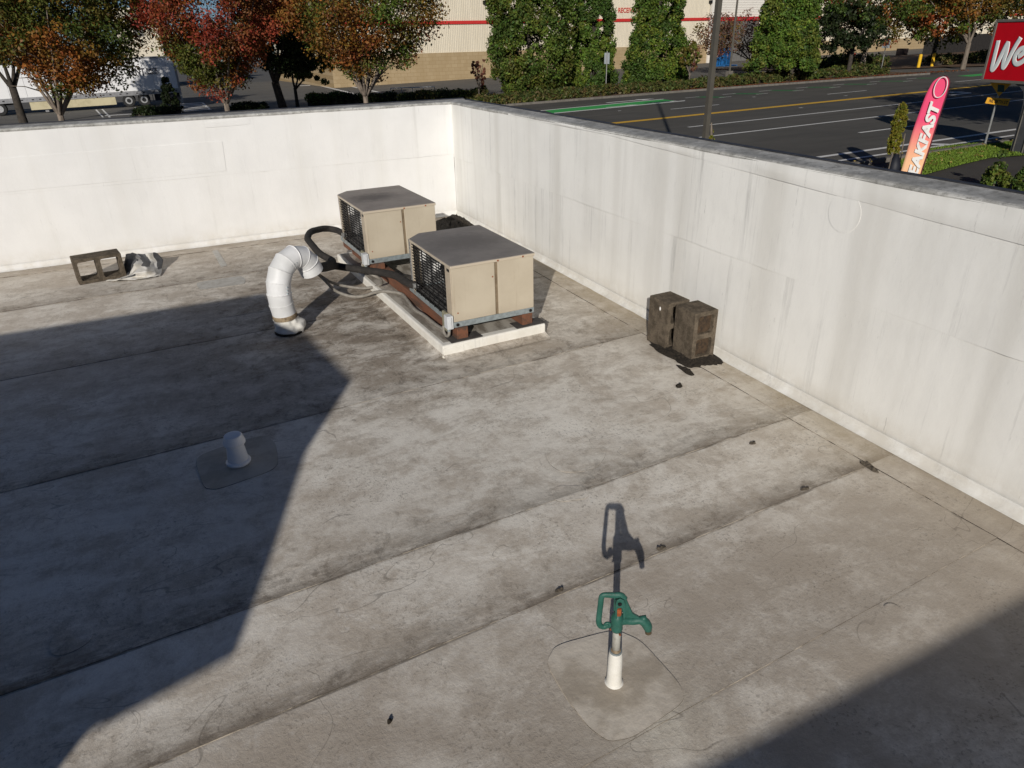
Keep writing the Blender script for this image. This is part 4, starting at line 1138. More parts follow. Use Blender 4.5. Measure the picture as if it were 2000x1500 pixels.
blades('grass', [(p.x, p.y) for p in gpoly], 14000, .07, (.17, .26, .035), 'short bright green grass of the near verge behind the banner', 'grass')

# lot markings beyond the back wall
def lot_line(pix, name='bay_line', mat=PAINT_W):
    q = [G(u, v) for u, v in pix]
    return sheet(name, mat, [(p.x, p.y) for p in q], .004, ground)
for pix in ([(186, 214.5), (189, 214), (203, 229), (200, 229.5)], [(198, 213.5), (201, 213), (217, 229), (213, 229.5)], [(261, 210), (264, 209.5), (280, 221), (276, 221.5)], [(272, 209), (275, 208.5), (291, 220), (287, 220.5)],
            [(205, 225.5), (268, 221.5), (268, 222.6), (205, 226.8)],
            [(616, 166), (619, 165.2), (703, 184.5), (700, 186)], [(658, 163.5), (661, 163), (744, 180), (741, 181.5)], [(586, 167), (606, 166.4), (606, 167.5), (586, 168)]):
    lot_line(pix)
lot_line([(615, 166.8), (617, 163.5), (655, 161.5), (657, 164.3)], 'speed_hump_line', PAINT_Y)
for k in range(6): lot_line([(346 + k * 3.0, 203 + k * 2.6), (397 + k * 3.2, 200 + k * 2.6), (398 + k * 3.2, 201 + k * 2.6), (347 + k * 3.0, 204.2 + k * 2.6)], 'hatch_line')
for pix in ([(345, 203), (348, 202.5), (364, 217), (361, 218)], [(352, 199.5), (354, 199), (360, 202), (358, 203)], [(394, 201), (397, 200), (412, 214), (409, 215)]): lot_line(pix, 'hatch_line')

# ================================================================== WAREHOUSE
YB = 78.0
def wz(u, v, y=YB): return at_y(u, v, y)
CREAM = simple('cream_metal_siding', (.68, .62, .50), (.63, .57, .455), 2, .5, stretch=(1, 1, .1))
def masonry_material():
    m = NT('tan_masonry'); m.set(.85, 0, .2)
    p = m.pos((1, 1, 1), (PI / 2, 0, 0))
    br = m.n('ShaderNodeTexBrick', Scale=1.0); br.inputs['Brick Width'].default_value = .8; br.inputs['Row Height'].default_value = .4
    br.inputs['Mortar Size'].default_value = .02
    br.inputs['Color1'].default_value = (.41, .315, .19, 1); br.inputs['Color2'].default_value = (.37, .28, .165, 1); br.inputs['Mortar'].default_value = (.31, .225, .12, 1)
    m.l(p, br.inputs['Vector'])
    m.col(m.mix(m.ramp(m.noise(m.pos((1, 1, .3)), .8, 6, .6), .4, .7, 0, .5), br.outputs[0], (.32, .23, .12))); return m.m
TANB = masonry_material()
REDP = simple('red_trim', (.55, .035, .03), (.50, .03, .03), 4, .5)
REDD = simple('red_door_head', (.42, .012, .02), (.36, .01, .02), 4, .5)
WHITE = simple('white_siding', (.74, .71, .65), (.70, .67, .61), 3, .5)
GREYD = simple('grey_dock_door', (.17, .165, .155), (.13, .125, .12), 3, .5)
REDT = simple('red_letter_paint', (.60, .05, .035), (.55, .05, .04), 6, .5)
xl = wz(640, 60).x; xr = wz(2300, 60).x
zb0 = gz(wz(900, 150).x, YB) - .4; zsplit = wz(900, 102).z; zs0 = wz(895, 47).z; zs1 = wz(895, 40.5).z; ztop = wz(900, -75).z
wh = thing('warehouse', 'long cream corrugated warehouse with tan masonry base and red stripe', 'building', (xl, YB, gz(xl, YB)))
MB().box(xl, xr, YB + .25, YB + 40, zb0 - 3, ztop - .2).build('inner_block', CREAM, wh)
MB().box(xl - .06, xr, YB - .05, YB + 40.1, zb0 - 3, zsplit).build('masonry_base', TANB, wh)
def corrugated(name, mat, x0, x1, z0, z1, y, pitch=.23, depth_=.045, horizontal=False):
    g = MB()
    if not horizontal:
        n = int((x1 - x0) / pitch); pts = []
        for k in range(n):
            a = x0 + k * pitch
            pts += [(a, 0), (a + pitch * .58, 0), (a + pitch * .68, -depth_), (a + pitch * .9, -depth_)]
        pts.append((x0 + n * pitch, 0))
        vs = [(p[0], y + p[1], z0) for p in pts] + [(p[0], y + p[1], z1) for p in pts]; m_ = len(pts)
        g.add(vs, [(i, i + 1, m_ + i + 1, m_ + i) for i in range(m_ - 1)])
    else:
        n = int((z1 - z0) / pitch); pts = []
        for k in range(n):
            a = z0 + k * pitch; pts += [(a, 0), (a + pitch * .6, -depth_ * .3), (a + pitch * .75, -depth_)]
        pts.append((z0 + n * pitch, 0))
        vs = [(x0, y + p[1], p[0]) for p in pts] + [(x1, y + p[1], p[0]) for p in pts]; m_ = len(pts)
        g.add(vs, [(i, m_ + i, m_ + i + 1, i + 1) for i in range(m_ - 1)])
    return g.build(name, mat, wh)
xd0, xd1 = wz(1386, 40).x, wz(1500, 40).x
corrugated('ribbed_siding', CREAM, xl, xd0, zsplit, ztop, YB + .14)
corrugated('ribbed_siding', CREAM, xd1, xr, zsplit, ztop, YB + .14)
corrugated('white_lap_siding', WHITE, xd0 + .01, xd1 - .01, zb0, ztop, YB - .12, pitch=.30, depth_=.06, horizontal=True)
MB().box(xd0, xd0 + .35, YB - .30, YB + .12, zb0, ztop).build('corner_trim', WHITE, wh)
MB().box(xl, xd0 - .002, YB - .02, YB + .088, zs0, zs1).build('red_stripe', REDP, wh)
MB().box(xd1 + .002, xr, YB - .02, YB + .088, zs0, zs1).build('red_stripe', REDP, wh)
xg0, xg1 = wz(1398, 60).x, wz(1477, 60).x
MB().box(xg0, xg1, YB - .34, YB - .19, zb0, wz(1440, 40).z).build('dock_door', GREYD, wh)
for k in range(16):
    xk = xg0 + (xg1 - xg0) * (k + .5) / 16; MB().box(xk - .03, xk + .03, YB - .37, YB - .341, zb0, wz(1440, 41).z).build('door_rib', GREYD, wh)
MB().box(xg0 - .1, xg1 + .1, YB - .55, YB - .19, wz(1440, 40.5).z, wz(1440, 33).z).build('door_canopy', REDD, wh)
tm = text_mesh('RECEIVING', 1.0, REDT, bold=.012, extrude=.02, spacing=.98)
th = max(v.co.y for v in tm.vertices); tw = max(v.co.x for v in tm.vertices)
p0, p1 = wz(1207.5, 24.5), wz(1208, 15)
sc = (p1.z - p0.z) / th
xsc = (wz(1242, 20).x - p0.x) / (tw * .80) 
put_mesh('lettering', tm, Matrix.Translation((p0.x, YB + .06, p0.z)) @ Matrix.Rotation(PI / 2, 4, 'X') @ Matrix.Diagonal((xsc, sc, 1, 1)), wh)
for (u, v) in ((945.5, 4), (1387, 3)):
    q = wz(u, v); MB().box(q.x - .15, q.x + .15, YB - .35, YB + .1, q.z - .2, q.z + .15).build('wall_lamp', BLACK, wh)
# low brick-red wall pieces at the dock, red guard posts
for u in (1388, 1475): 
    a = wz(u, 130); MB().box(a.x - .6, a.x + 1.8, YB - 1.2, YB - .6, zb0 + .0, zb0 + 2.8).build('dock_pier', simple('dock_pier_paint', (.48, .29, .20), (.40, .24, .17), 3, .7) if 'dock_pier_paint' not in MATS else MATS['dock_pier_paint'], wh)

# distant cream building left
YD = 120.0
q0, q1 = at_y(215, 19, YD), at_y(302, 19, YD)
far = thing('distant_building', 'distant cream building with small dark windows glimpsed between the left trees', 'building', (q0.x, YD, gz(q0.x, YD)))
MB().box(q0.x, q1.x, YD, YD + 15, gz(q0.x, YD) - 4, q0.z).build('wall', CREAM, far)
MB().box(q0.x - .1, q1.x + .1, YD - .12, YD + 15.1, q0.z, q0.z + .25).build('parapet_cap', CREAM, far)
for (u, v) in ((265, 50), (275, 64), (266, 66), (272, 27)):
    a = at_y(u, v, YD); MB().box(a.x - .35, a.x + .35, YD - .04, YD + .1, a.z - .5, a.z + .5).build('window', GREYD, far)
YE = 135.0
a, b = at_y(287, 20, YE), at_y(295, 7, YE)
white = thing('distant_white_tower', 'white block standing above the distant cream building', 'building', (a.x, YE, gz(a.x, YE)))
MB().box(a.x, b.x, YE, YE + 3, gz(a.x, YE) - 4, b.z).build('wall', WHITE, white); MB().box(a.x - .2, b.x + 1.5, YE + 3.01, YE + 8, gz(a.x, YE) - 4, b.z + .4).build('dark_wing', GREYD, white)

# ================================================================== TRUCK TRAILER
wp = G(281, 207)
YT = wp.y
def tz(u, v): return at_y(u, v, YT)
TRW = simple('trailer_white', (.80, .80, .80), (.76, .76, .77), 2, .35)
RAIL = simple('trailer_rail', (.36, .36, .37), (.28, .28, .29), 6, .4, .5)
SKIRT = simple('skirt_cream', (.55, .49, .32), (.46, .41, .26), 2, .5)
TYRE = simple('tyre_rubber', (.02, .02, .02), (.03, .03, .03), 8, .85)
RIM = simple('alloy_rim', (.70, .70, .70), (.5, .5, .5), 10, .3, .6)
NAVY = simple('dark_flap', (.012, .014, .022), None, 5, .6)
xr_ = tz(350, 165).x; xl_ = xr_ - 16.4
zg = gz(xr_, YT)
zfl = tz(300, 183).z; zra = tz(300, 174.5).z; ztp = tz(300, 113).z
slope = GA
trl = thing('box_trailer', 'white box trailer with dark lettering parked beyond the left trees', 'trailer', (xr_, YT, zg))
def sk(mb, x0, x1, y0, y1, z0, z1):   # box that follows the slope of the lot
    v = [(x, y, z + slope * (x - xr_)) for (x, y, z) in [(x0, y0, z0), (x1, y0, z0), (x1, y1, z0), (x0, y1, z0), (x0, y0, z1), (x1, y0, z1), (x1, y1, z1), (x0, y1, z1)]]
    return mb.add(v, [(0, 3, 2, 1), (4, 5, 6, 7), (0, 1, 5, 4), (1, 2, 6, 5), (2, 3, 7, 6), (3, 0, 4, 7)])
sk(MB(), xl_, xr_ - .12, YT, YT + 2.6, zra, ztp).build('box_body', TRW, trl, bevel=.02)
for k in range(13):
    x = xl_ + 1.25 * (k + .5); sk(MB(), x - .01, x + .01, YT - .006, YT + .01, zra + .02, ztp - .25).build('panel_seam', RAIL, trl)
rail = sk(MB(), xl_ - .02, xr_, YT - .03, YT + 2.63, zfl, zra).build('lower_rail', RAIL, trl)
for k in range(11):
    x = xr_ - 1.0 - 1.35 * k
    for d_ in (0, .55): sk(MB(), x + d_, x + d_ + .16, YT - .045, YT - .03, (zfl + zra) / 2 - .04, (zfl + zra) / 2 + .04).build('marker', BLACK, rail)
sk(MB(), xl_, xr_, YT - .02, YT + 2.62, ztp, ztp + .12).build('top_rail', RAIL, trl)
sk(MB(), xr_ - .119, xr_ + .05, YT - .04, YT + 2.64, zfl - .9, ztp + .02).build('rear_frame', RAIL, trl)
sx0, sx1 = tz(57, 200).x, tz(226, 195).x
sk(MB(), sx0, sx1, YT + .02, YT + .06, zg + .28, zfl - .01).build('side_skirt', SKIRT, trl)
for u, v in ((252, 197), (281.5, 194)):
    c_ = tz(u, v); r_ = .52
    cz = gz(c_.x, YT) + r_
    wl = MB().tube([(c_.x, YT + .02, cz), (c_.x, YT + .50, cz)], r_, 28).build('wheel', TYRE, trl, bevel=.05)
    MB().tube([(c_.x, YT - .005, cz), (c_.x, YT + .05, cz)], .29, 22).build('rim', RIM, wl)
    MB().tube([(c_.x, YT - .03, cz), (c_.x, YT + .02, cz)], .17, 14).build('hub', TYRE, wl)
    wl2 = MB().tube([(c_.x, YT + 2.08, cz), (c_.x, YT + 2.56, cz)], r_, 20).build('wheel', TYRE, trl)
fx0 = tz(297, 185).x
sk(MB(), fx0, fx0 + .05, YT + .05, YT + .7, zg + .2, zfl).build('mud_flap', NAVY, trl)
sk(MB(), tz(300, 180).x, xr_ - .14, YT + .3, YT + .36, zg + .35, zfl - .02).build('tail_skirt', NAVY, trl)
sk(MB(), tz(85, 205).x, tz(92, 205).x, YT + .2, YT + .4, zg + .05, zfl).build('landing_leg', RAIL, trl)
DARKT = simple('dark_lettering', (.03, .03, .04), None, 5, .5)
for body, u0, u1, vb, vt in (('KEN', 249, 275, 147.5, 134), ('T', 276, 284.5, 147.5, 133), ('RACK', 286, 309, 140, 133), ('RANSPORT', 284, 311, 145.5, 141.5)):
    tm = text_mesh(body, 1.0, DARKT, bold=.02, extrude=.01)
    th = max(v.co.y for v in tm.vertices); tw = max(v.co.x for v in tm.vertices)
    a, b = tz(u0, vb), tz(u1, vb); c_ = tz(u0, vt)
    put_mesh('lettering', tm, Matrix.Translation((a.x, YT - .02, a.z)) @ Matrix.Rotation(PI / 2, 4, 'X') @ Matrix.Diagonal(((b.x - a.x) / tw, (c_.z - a.z) / th, 1, 1)), trl)
# tractor at the far left, only its rear wheels and chassis show between the trunks
tr = thing('truck_tractor', 'dark tractor coupled to the white trailer at the left picture edge', 'truck', (xl_ - 1, YT, zg))
for k in range(2):
    cx_ = tz(0, 215).x - 1.35 * k; cz = gz(cx_, YT) + .52
    wl = MB().tube([(cx_, YT + .05, cz), (cx_, YT + .55, cz)], .52, 26).build('wheel', TYRE, tr, bevel=.05)
    MB().tube([(cx_, YT + .02, cz), (cx_, YT + .08, cz)], .28, 20).build('rim', RIM, wl)
sk(MB(), xl_ - 4.5, xl_ + 3.0, YT + .7, YT + 1.9, zg + .75, zg + 1.05).build('chassis', NAVY, tr)
sk(MB(), xl_ - 5.2, xl_ - 2.0, YT + .1, YT + 2.5, zg + .6, zg + 3.6).build('cab', NAVY, tr, bevel=.12)

# ================================================================== TREES AND SHRUBS
def leaf_cloud(centres, radii, ncl, per, size, cols, seed, flat=1.0, up=.25, jitter=.22):
    """centres: clump centres (N,3), radii (N), cols (N,3): leaf quads scattered through each clump."""
    r = np.random.default_rng(seed)
    N = len(centres)
    idx = np.repeat(np.arange(N), per)
    n = len(idx)
    d = r.normal(size=(n, 3)); d /= np.linalg.norm(d, axis=1)[:, None]
    rad_ = radii[idx][:, None] * (r.random((n, 1)) ** .45)
    P = centres[idx] + d * rad_ * np.array([1, 1, flat])
    nn = d * .55 + r.normal(size=(n, 3)) * .6 + np.array([0, 0, up]); nn /= np.linalg.norm(nn, axis=1)[:, None]
    t = np.cross(nn, r.normal(size=(n, 3))); t /= np.linalg.norm(t, axis=1)[:, None] + 1e-9
    b = np.cross(nn, t)
    s = size * (.6 + .8 * r.random((n, 1)))
    a0 = P - t * s; a1 = P - b * s * .55; a2 = P + t * s; a3 = P + b * s * .55 + nn * s * .25
    V = np.stack([a0, a1, a2, a3], 1).reshape(-1, 3)
    Fq = np.arange(n * 4).reshape(-1, 4)
    c = cols[idx] * (1 + jitter * r.normal(size=(n, 1))) * (1 + .10 * r.normal(size=(n, 3)))
    c = np.clip(c, .004, .9)
    C = np.concatenate([np.repeat(c, 4, 0), np.ones((n * 4, 1))], 1)
    return V, Fq, C
def leaf_object(name, V, Fq, C, parent=None, kind=None):
    me = bpy.data.meshes.new(name)
    n = len(Fq)
    me.vertices.add(len(V)); me.vertices.foreach_set('co', V.astype(np.float32).ravel())
    me.loops.add(n * 4); me.loops.foreach_set('vertex_index', Fq.astype(np.int32).ravel())
    me.polygons.add(n); me.polygons.foreach_set('loop_start', np.arange(0, n * 4, 4, dtype=np.int32)); 
    me.update(calc_edges=True); me.validate()
    at = me.color_attributes.new('Col', 'FLOAT_COLOR', 'POINT'); at.data.foreach_set('color', C.astype(np.float32).ravel())
    me.materials.append(LEAF)
    o = bpy.data.objects.new(name, me); COL.objects.link(o)
    if parent is not None: attach(o, parent)
    if kind: o['kind'] = kind
    return o
OLIVE_G = [(0.1013, 0.1148, 0.0216), (0.135, 0.1148, 0.0243), (0.0743, 0.1013, 0.0216), (0.2025, 0.1148, 0.0203)]
ORANGE = [(0.2723, 0.0992, 0.023), (0.2364, 0.1127, 0.0248), (0.3082, 0.0858, 0.0248), (0.1557, 0.1037, 0.0248)]
RED = [(0.3021, 0.0594, 0.0292), (0.2677, 0.0507, 0.0292), (0.2505, 0.0749, 0.0292), (0.2074, 0.0878, 0.0292), (0.328, 0.0705, 0.0361)]
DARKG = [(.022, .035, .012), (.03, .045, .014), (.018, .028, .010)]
GREENS = [(0.115, 0.1667, 0.0299), (0.0862, 0.138, 0.0276), (0.1437, 0.1782, 0.0322), (0.069, 0.1092, 0.023)]
CEDAR = [(0.1207, 0.1898, 0.0299), (0.092, 0.1552, 0.0287), (0.1552, 0.207, 0.0322), (0.069, 0.1207, 0.0253)]
BROWNR = [(0.221, 0.0975, 0.065), (0.169, 0.078, 0.0546), (0.247, 0.1235, 0.065), (0.13, 0.078, 0.0455)]
YELG = [(.24, .22, .03), (.19, .20, .03), (.28, .24, .035)]
def pick_colour(p, c, rad3, pal, r):
    """colour drifts across the crown the way autumn does: patches from palette by noise"""
    k = mnoise.noise(Vector(p) * .42 + Vector((7.1 * c, 0, 0))) * .6 + .5 + r.normal() * .08
    i = int(max(0, min(.999, (k - .2) / .6)) * len(pal)); return pal[i]
def tree(name, lab, base_uv, crown_px, pal, seed, kind='vase', bark=BARK, ncl=170, per=62, leaf=.13, trunk_r=.17, stems=6, base=None, fork=.9, group=None, clr=None, dens=1.0, lean=0.0, low=-.75, fork_v=None):
    r = np.random.default_rng(seed); rnd = random.Random(seed)
    B = G(*base_uv) if base is None else base
    B = Vector((B.x, B.y, gz(B.x, B.y)))
    x0, x1, yt, yb = crown_px
    Cc = stand((x0 + x1) / 2, (yt + yb) / 2, B)
    rx = 1.1 * (stand(x1, (yt + yb) / 2, B) - stand(x0, (yt + yb) / 2, B)).length / 2
    rz = abs(stand((x0 + x1) / 2, yt, B).z - stand((x0 + x1) / 2, yb, B).z) / 2
    e = thing(name, lab, 'tree', B, 0, group)
    cen = []; 
    tries = 0
    while len(cen) < ncl and tries < 20000:
        tries += 1
        d = r.normal(size=3); d /= np.linalg.norm(d)
        if kind == 'vase':
            if d[2] < low: continue
            q = (.35 + .65 * r.random() ** .5)
            lump = 1 + .22 * mnoise.noise(Vector(d) * 1.9 + Vector((seed, 0, 0)))
            p = np.array([d[0] * rx * q * lump, d[1] * rx * q * lump, d[2] * rz * q * lump])
            if d[2] < 0: p[:2] *= (1 - .45 * (-d[2]) * q)
        elif kind == 'cone':
            h = r.random() ** 1.25; a = r.random() * 2 * PI
            pr = (1 - h) ** .78 * (.86 + .26 * mnoise.noise(Vector((math.cos(a) * 2.6, math.sin(a) * 2.6, h * 9 + seed))))
            q = .62 + .38 * r.random() ** .4
            p = np.array([math.cos(a) * rx * pr * q, math.sin(a) * rx * pr * q, -rz + 2 * rz * h])
        else:            # column: rounded shaft
            h = r.random(); a = r.random() * 2 * PI
            pr = min(1, (1 - h) * 3.2) ** .5 * min(1, .62 + h * 3) * (.86 + .30 * mnoise.noise(Vector((math.cos(a) * 1.7, math.sin(a) * 1.7, h * 3.5 + seed))))
            q = .66 + .34 * r.random() ** .4
            p = np.array([math.cos(a) * rx * pr * q, math.sin(a) * rx * pr * q, -rz + 2 * rz * h])
        cen.append(p)
    cen = np.array(cen); W = cen + np.array(Cc)
    cr = (.55 + .5 * r.random(len(cen))) * (rx * (.21 if kind == 'vase' else .17))
    cols = np.array([pick_colour(p, seed, rx, pal, r) for p in W])
    if clr is not None: cols = np.array([clr(p, c) for p, c in zip(cen / np.array([rx, rx, rz]), cols)])
    V, Fq, C = leaf_cloud(W, cr, ncl, int(per * dens), leaf, cols, seed, flat=.75 if kind == 'vase' else 1.0, up=.3 if kind == 'vase' else .1)
    leaf_object('crown', V, Fq, C, e, None)
    tk = MB()
    if kind == 'vase':
        fz = fork if fork_v is None else stand(base_uv[0], fork_v, B).z - B.z
        top = B + Vector((lean * fz, 0, fz))
        tk.tube([B + Vector((0, 0, -.4)), B + Vector((0, 0, .1)), B.lerp(top, .6), top], [trunk_r * 1.5, trunk_r * 1.2, trunk_r, trunk_r * .95], 9)
        for k in range(stems):
            a = 2 * PI * k / stems + rnd.uniform(-.3, .3)
            tgt = Vector((Cc.x, Cc.y, Cc.z)) + Vector((math.cos(a) * rx * rnd.uniform(.45, .85), math.sin(a) * rx * rnd.uniform(.45, .85), rz * rnd.uniform(.0, .6)))
            mid_ = top.lerp(tgt, .5) + Vector((math.cos(a), math.sin(a), 0)) * .03 * rx + Vector((0, 0, -.02 * rz))
            pp = catmull([top - Vector((0, 0, .12)), top.lerp(mid_, .4) + Vector((math.cos(a), math.sin(a), 0)) * .08, mid_, tgt], 5)
            rr_ = np.linspace(trunk_r * .62, .02, len(pp))
            tk.tube(pp, list(rr_), 7)
            for j in range(4):
                i0 = rnd.randint(5, len(pp) - 4); o_ = pp[i0]
                dv = Vector((rnd.gauss(0, 1), rnd.gauss(0, 1), rnd.uniform(.1, 1.0))).normalized() * rx * rnd.uniform(.25, .5)
                tk.tube([o_, o_ + dv * .5 + Vector((0, 0, .1)), o_ + dv], [rr_[i0] * .55, rr_[i0] * .35, .012], 5)
    else:
        tk.tube([B + Vector((0, 0, -.4)), B + Vector((0, 0, .6)), Vector((Cc.x, Cc.y, Cc.z)), Vector((Cc.x, Cc.y, Cc.z + rz * .8))], [trunk_r * 1.4, trunk_r, trunk_r * .7, .03], 8)
        for k in range(stems):
            zz = Cc.z + rz * rnd.uniform(-.8, .6); a = rnd.uniform(0, 2 * PI)
            tk.tube([(Cc.x, Cc.y, zz), (Cc.x + math.cos(a) * rx * .6, Cc.y + math.sin(a) * rx * .6, zz + .4)], [.05, .015], 5)
    tk.build('trunk', bark, e, smooth=True)
    return e
# back row, left
def autumn1(q, c):   # olive green with orange tips on the left side
    c = np.array(c)
    return c
tree('street_tree', 'olive green tree turning orange, leftmost pale multi-stemmed tree', (130, 268), (-70, 285, -110, 194), OLIVE_G + [ORANGE[1], ORANGE[0]], 3, ncl=430, per=115, leaf=.080, bark=BARK_P, trunk_r=.16, stems=9, fork_v=222, group='street trees', low=-.97)
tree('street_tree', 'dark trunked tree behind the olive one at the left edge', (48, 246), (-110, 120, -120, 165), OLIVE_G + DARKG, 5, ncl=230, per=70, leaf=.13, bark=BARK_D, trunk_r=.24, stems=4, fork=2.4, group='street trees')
tree('street_tree', 'red and orange tree standing left of the middle, brightest red crown', (450, 246), (275, 556, -120, 184), RED + [ORANGE[0], OLIVE_G[1], OLIVE_G[0]], 8, ncl=430, per=115, leaf=.075, bark=BARK_P, trunk_r=.15, stems=9, fork_v=200, group='street trees', low=-.95)
tree('street_tree', 'mixed rust, green and red tree in front of the warehouse wall', (718, 230), (556, 856, -130, 166), [GREENS[0], OLIVE_G[1], ORANGE[1], ORANGE[0], OLIVE_G[3], RED[3], RED[2], GREENS[3]], 12, ncl=440, per=115, leaf=.075, bark=BARK_P, trunk_r=.15, stems=10, fork_v=186, group='street trees', low=-.95)
tree('street_tree', 'dark shaded tree with leaning black trunk between the red and the rust trees', (556, 222), (465, 625, -90, 184), DARKG + [GREENS[3]], 15, ncl=240, per=76, leaf=.12, bark=BARK_D, trunk_r=.26, stems=5, fork=2.0, group='street trees', lean=-.15)  # shade behind the front trees is put into these dark leaf colours
tree('street_tree', 'small green tree with thin dark trunk left of the rust tree', (582, 212), (552, 650, 30, 182), GREENS + [OLIVE_G[1]], 18, ncl=140, per=76, leaf=.11, bark=BARK_D, trunk_r=.12, stems=5, fork=1.4, group='street trees')
bz = at_y(268, 30, 150)
tree('far_tree', 'yellow green tree top above the distant cream building', (268, 100), (256, 284, -6, 45), YELG, 21, kind='column', ncl=60, per=40, leaf=.4, base=Vector((bz.x, 150, 0)))
bz = at_y(283, 30, 145)
tree('far_tree', 'maroon tree top beside the white block', (283, 100), (275, 292, 3, 45), [(.09, .02, .03), (.12, .03, .03)], 22, kind='column', ncl=50, per=40, leaf=.35, base=Vector((bz.x, 145, 0)))
tree('weeping_conifer', 'small black green weeping conifer before the trailer', (336, 214), (305, 352, 148, 212), DARKG, 24, kind='cone', ncl=80, per=50, leaf=.10, bark=BARK_D, trunk_r=.06, stems=4)
# the evergreen wall by the street
def evergreen(lab, base_uv, crown, pal, seed, kind, ncl, leaf, name='evergreen_tree'):
    return tree(name, lab, base_uv, crown, pal, seed, kind=kind, ncl=int(ncl * 2.1), per=100, leaf=leaf * .78, bark=BARK_D, trunk_r=.2, stems=8, group='evergreens along the street')
evergreen('broad dense evergreen, leftmost of the three by the street', (1032, 182), (954, 1116, -150, 186), GREENS + [OLIVE_G[0], GREENS[0]], 31, 'column', 420, .13)
evergreen('middle evergreen of the three, narrower and cone shaped', (1160, 172), (1108, 1212, -215, 178), CEDAR, 33, 'cone', 340, .115)
evergreen('right hand evergreen of the three with ragged cone top', (1290, 168), (1222, 1358, -215, 174), CEDAR, 35, 'cone', 420, .115)
evergreen('tall light green cedar right of the far lamp post', (1545, 160), (1478, 1622, -190, 136), CEDAR + [GREENS[2]], 37, 'cone', 420, .12)
tree('young_tree', 'thin young brown leaved tree left of the evergreens', (936, 196), (922, 950, 112, 170), BROWNR + [OLIVE_G[1]], 41, ncl=40, per=42, leaf=.075, trunk_r=.05, stems=4, fork=1.0, bark=BARK)
tree('young_tree', 'slim young tree with rusty top right of the evergreens', (1345, 172), (1328, 1366, 82, 148), [BROWNR[0], OLIVE_G[1], GREENS[2], ORANGE[1]], 43, ncl=60, per=46, leaf=.085, trunk_r=.05, stems=4, fork=1.1)
tree('purple_leaved_tree', 'airy brownish red tree before the grey dock door', (1462, 141), (1352, 1530, 22, 128), BROWNR + [ORANGE[3], BROWNR[0]], 45, ncl=170, per=44, leaf=.10, trunk_r=.09, stems=7, fork=1.2, bark=BARK)
tree('street_tree', 'rust and green tree with pale forked trunk near the yellow posts', (1681, 146), (1590, 1795, -120, 112), [GREENS[0], GREENS[3], OLIVE_G[3], ORANGE[0], RED[2], OLIVE_G[1]], 47, ncl=280, per=60, leaf=.11, trunk_r=.20, stems=6, fork=1.9, bark=BARK_P, group='street trees')
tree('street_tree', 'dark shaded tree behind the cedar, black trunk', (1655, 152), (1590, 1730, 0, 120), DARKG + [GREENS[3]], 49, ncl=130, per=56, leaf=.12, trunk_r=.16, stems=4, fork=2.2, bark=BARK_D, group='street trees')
tree('street_tree', 'orange and green tree right of the yellow posts', (1880, 135), (1765, 1945, -110, 104), [ORANGE[1], OLIVE_G[3], GREENS[0], ORANGE[0], OLIVE_G[0], ORANGE[2]], 51, ncl=260, per=60, leaf=.115, trunk_r=.18, stems=6, fork=2.0, group='street trees')
tree('street_tree', 'olive tree partly hidden behind the red pole sign', (1985, 130), (1905, 2110, -120, 90), OLIVE_G + [ORANGE[1], DARKG[1]], 53, ncl=240, per=58, leaf=.12, trunk_r=.2, stems=6, fork=2.0, bark=BARK, group='street trees')
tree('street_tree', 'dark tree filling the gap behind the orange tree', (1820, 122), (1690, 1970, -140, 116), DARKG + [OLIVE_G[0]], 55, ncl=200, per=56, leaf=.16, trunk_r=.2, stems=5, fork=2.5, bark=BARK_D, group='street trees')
# near side
nb = G(1741, 350)
ctree = tree('columnar_tree', 'slim yellow green young tree staked beside the banner', (1741, 350), (1741, 1766, 204, 300), YELG, 61, kind='column', ncl=150, per=50, leaf=.05, trunk_r=.025, stems=4)
MB().lathe([(.05, 0), (.20, .02), (.15, .35), (.05, .62)], (nb.x, nb.y, gz(nb.x, nb.y)), 14).build('watering_bag', NAVY, ctree, smooth=True)
for dx_ in (-.2, .2): MB().tube([(nb.x + dx_, nb.y, gz(nb.x, nb.y)), (nb.x + dx_ * .7, nb.y, gz(nb.x, nb.y) + 1.1)], .015, 6).build('stake', BARK, ctree)
tree('columnar_tree', 'tip of a small yellow green tree beside the grey lamp post', (1388, 330), (1381, 1395, 256, 330), YELG, 63, kind='column', ncl=30, per=36, leaf=.035, base=Vector((8.0, 5.0, 0)), trunk_r=.02, stems=3)
def shrub(name, lab, uv, r_, h, pal, seed, leaf=.05, per=60, ncl=30, group=None):
    r = np.random.default_rng(seed); B = G(*uv)
    d = r.normal(size=(ncl, 3)); d /= np.linalg.norm(d, axis=1)[:, None]; d[:, 2] = abs(d[:, 2])
    W = np.array(B) + d * np.array([r_, r_, h]) * (.5 + .5 * r.random((ncl, 1)))
    V, Fq, C = leaf_cloud(W, np.full(ncl, r_ * .4), ncl, per, leaf, np.array([pal[r.integers(len(pal))] for _ in range(ncl)]), seed)
    e = thing(name, lab, 'shrub', B, 0, group)
    leaf_object('foliage', V, Fq, C, e)
    MB().tube([B + Vector((0, 0, -.2)), B + Vector((0, 0, h * .7))], [.03, .01], 6).build('stem', BARK, e)
    return e
shrub('shrub', 'upright green shrub left of the grey sign post foot', (1938, 372), .26, .85, GREENS, 71, .045, 60, 30)
shrub('shrub', 'small green shrub right of the grey sign post foot', (1997, 378), .25, .6, GREENS, 72, .045, 60, 24)
